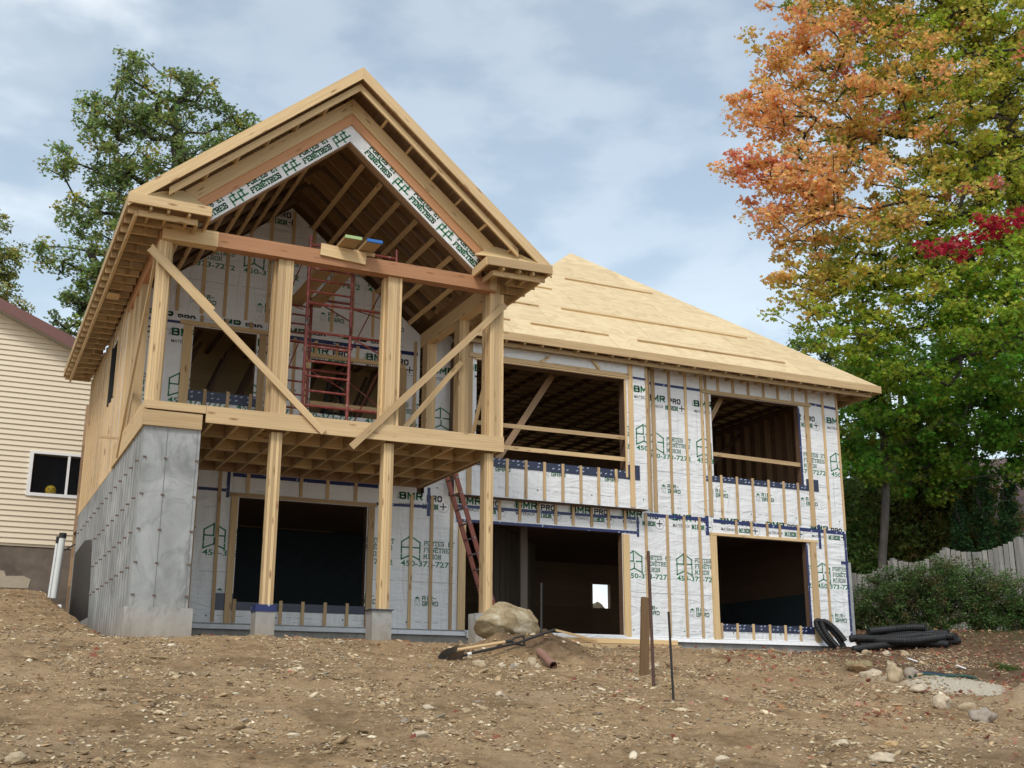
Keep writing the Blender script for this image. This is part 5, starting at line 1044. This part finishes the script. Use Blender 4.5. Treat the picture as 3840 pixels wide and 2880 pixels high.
# ------------------------------------------------------------ gravel and leaf litter
def ico(sub):
    bm = bmesh.new(); bmesh.ops.create_icosphere(bm, subdivisions=sub, radius=1); v = np.array([p.co[:] for p in bm.verts]); f = np.array([[q.index for q in p.verts] for p in bm.faces]); bm.free(); return v, f
def gravel(name, n, region, smin, smax, sub, seed, label):
    r = np.random.default_rng(seed); v0, f0 = ico(sub); pts = []
    (x0, x1, y0, y1) = region; x = r.uniform(x0, x1, n*4); y = r.uniform(y0, y1, n*4)
    dx, dy = x+2.16, y+17.07; ang = np.degrees(np.arctan2(dx, dy)); cl = fbm(x, y, 3, .5, 17)
    ok = (ang > -1.5) & (ang < 52) & (r.random(n*4) < np.clip(.45+cl*.9, .08, 1)) & ~((x > -.15) & (x < 15.9) & (y > 3.0)) & ~((x > -.1) & (x < .9) & (y > -.15))
    x, y = x[ok][:n], y[ok][:n]; n = len(x); s = smin*(smax/smin)**(r.random(n)**2.6)
    sc = np.stack([s*(.8+.9*r.random(n)), s*(.6+.5*r.random(n)), s*(.22+.32*r.random(n))], 1); th = r.random(n)*6.28
    v = v0[None]*(1+.28*r.normal(0, 1, (n, len(v0), 1))*.6)*sc[:, None]; c, s_ = np.cos(th)[:, None], np.sin(th)[:, None]
    tl = r.normal(0, .3, n)[:, None]; v = np.stack([v[..., 0]*c-v[..., 1]*s_, v[..., 0]*s_+v[..., 1]*c, v[..., 2]+tl*v[..., 0]], -1)
    z = gz(x, y)+.032*np.abs(fbm(x, y, 5, .9, 5))+.010*np.sin(41*x+7*np.sin(23*y))*np.sin(37*y+5*np.sin(19*x))+s*.02
    v += np.stack([x, y, z], -1)[:, None]; F = (f0[None]+np.arange(n)[:, None, None]*len(v0)).reshape(-1)
    me = fast_mesh(name, v.reshape(-1, 3), F, 3, 'stone'); pal = np.array([(.44, .34, .21), (.62, .53, .37), (.33, .24, .14), (.28, .245, .20), (.46, .33, .19), (.72, .64, .49), (.23, .16, .095)])
    col = pal[r.choice(len(pal), n, p=[.26, .13, .23, .05, .13, .05, .15])]*(.75+.45*r.random((n, 1))); ca = me.color_attributes.new('col', 'FLOAT_COLOR', 'POINT')
    ca.data.foreach_set('color', np.concatenate([np.repeat(col, len(v0), 0), np.ones((n*len(v0), 1))], 1).astype(np.float32).ravel())
    return tag(link_mesh(name, me, (0, 0, 0)), label, None, None, 'stuff')
gravel('gravel', 52000, (-4, 15, -11, 1.5), .008, .026, 1, 1, 'small pale gravel scattered over the brown soil')
gravel('coarse_gravel', 2300, (-4, 15, -11, 3.4), .018, .062, 2, 2, 'fist sized tan stones scattered over the slope')
gravel('soil_clods', 16000, (-3, 18, -11, 12), .010, .04, 1, 4, 'brown crumbs of earth and pebbles on the ground')
def litter(name, n, cols, region, seed, size, label):
    r = np.random.default_rng(seed); x0, x1, y0, y1 = region; x = r.uniform(x0, x1, n*6); y = r.uniform(y0, y1, n*6); dx, dy = x+2.16, y+17.07; ang = np.degrees(np.arctan2(dx, dy))
    w = np.clip(.12+.10*(x-5)+.5*np.clip(fbm(x, y, 3, .4, 23), -1, 1), .03, 1); ok = (ang > -1.5) & (ang < 52) & (r.random(n*6) < w) & ~((x > -.15) & (x < 15.95) & (y > 3.0)); x, y = x[ok][:n], y[ok][:n]; n = len(x)
    P = np.stack([x, y, gz(x, y)+.030+.025*r.random(n)], -1); nz = r.normal(0, .45, (n, 3)); nz[:, 2] = 1; nz /= np.linalg.norm(nz, axis=1)[:, None]; t = r.normal(0, 1, (n, 3)); t -= nz*(t*nz).sum(1)[:, None]; t /= np.linalg.norm(t, axis=1)[:, None]; b = np.cross(nz, t)
    s = size*(.5+.8*r.random(n)); V_ = P[:, None]+(b[:, None]*STAR[None, :, 0, None]+t[:, None]*(STAR[None, :, 1, None]-.5))*s[:, None, None]+nz[:, None]*(np.abs(STAR[None, :, 0])*.5*s[:, None])[..., None]
    me = fast_mesh(name, V_.reshape(-1, 3), np.arange(n*10), 10, 'leaf'); c = np.array(cols)[r.integers(0, len(cols), n)]*(.7+.6*r.random((n, 1)))
    ca = me.color_attributes.new('col', 'FLOAT_COLOR', 'POINT'); ca.data.foreach_set('color', np.concatenate([np.repeat(c, 10, 0), np.ones((n*10, 1))], 1).astype(np.float32).ravel()); return tag(link_mesh(name, me, (0, 0, 0)), label, None, None, 'stuff')
litter('fallen_leaves', 1900, [(.50, .20, .13), (.50, .27, .14), (.38, .12, .09), (.52, .38, .24), (.36, .24, .14), (.55, .30, .22)], (-4, 19, -11, 6), 8, .075, 'fallen red orange and brown maple leaves')
def grass(name, n, region, seed, h_, col, label):
    r = np.random.default_rng(seed); x0, x1, y0, y1 = region; x = r.uniform(x0, x1, n); y = r.uniform(y0, y1, n); z = gz(x, y); a = r.random(n)*6.28; hh_ = h_*(.5+r.random(n)); w = .006
    ln_ = r.normal(0, .35, (n, 2))*hh_[:, None]; V_ = np.stack([np.stack([x-w*np.cos(a), y-w*np.sin(a), z], -1), np.stack([x+w*np.cos(a), y+w*np.sin(a), z], -1), np.stack([x+ln_[:, 0], y+ln_[:, 1], z+hh_], -1)], 1)
    me = fast_mesh(name, V_.reshape(-1, 3), np.arange(n*3), 3, 'leaf'); c = np.array([col])*(.6+.8*r.random((n, 1))); ca = me.color_attributes.new('col', 'FLOAT_COLOR', 'POINT')
    ca.data.foreach_set('color', np.concatenate([np.repeat(c, 3, 0), np.ones((n*3, 1))], 1).astype(np.float32).ravel()); return tag(link_mesh(name, me, (0, 0, 0)), label, None, None, 'stuff')
grass('grass', 350, (13.15, 13.55, -3.0, -2.6), 3, .08, (.06, .12, .02), 'small green grass tuft on the dark soil at right')
grass('grass_strip', 4000, (17, 22, .2, 3.0), 4, .05, (.10, .13, .04), 'green grass in front of the hedge at right')

# rubble heap seen through the small rear opening
for x, y, z, q, c, lb in ((15.1, 14.9, .75, .36, CRM, 'left pale rock of the heap seen through the small rear window'), (15.75, 15.1, .75, .34, CRM, 'right pale rock of the heap seen through the small rear window'), (15.45, 15.3, 1.35, .30, CRM, 'topmost pale rock of the heap seen through the small rear window'), (16.3, 15.9, 1.1, .36, TAN, 'rearmost tan rock of the heap seen through the small rear window')):
    rock('rock', (x, y, z), (q, q*.8, q*.75), 'stone', lb, 'rock', 'rocks heaped behind the house', seed=x*y, sub=3, amp=.3, col=c)
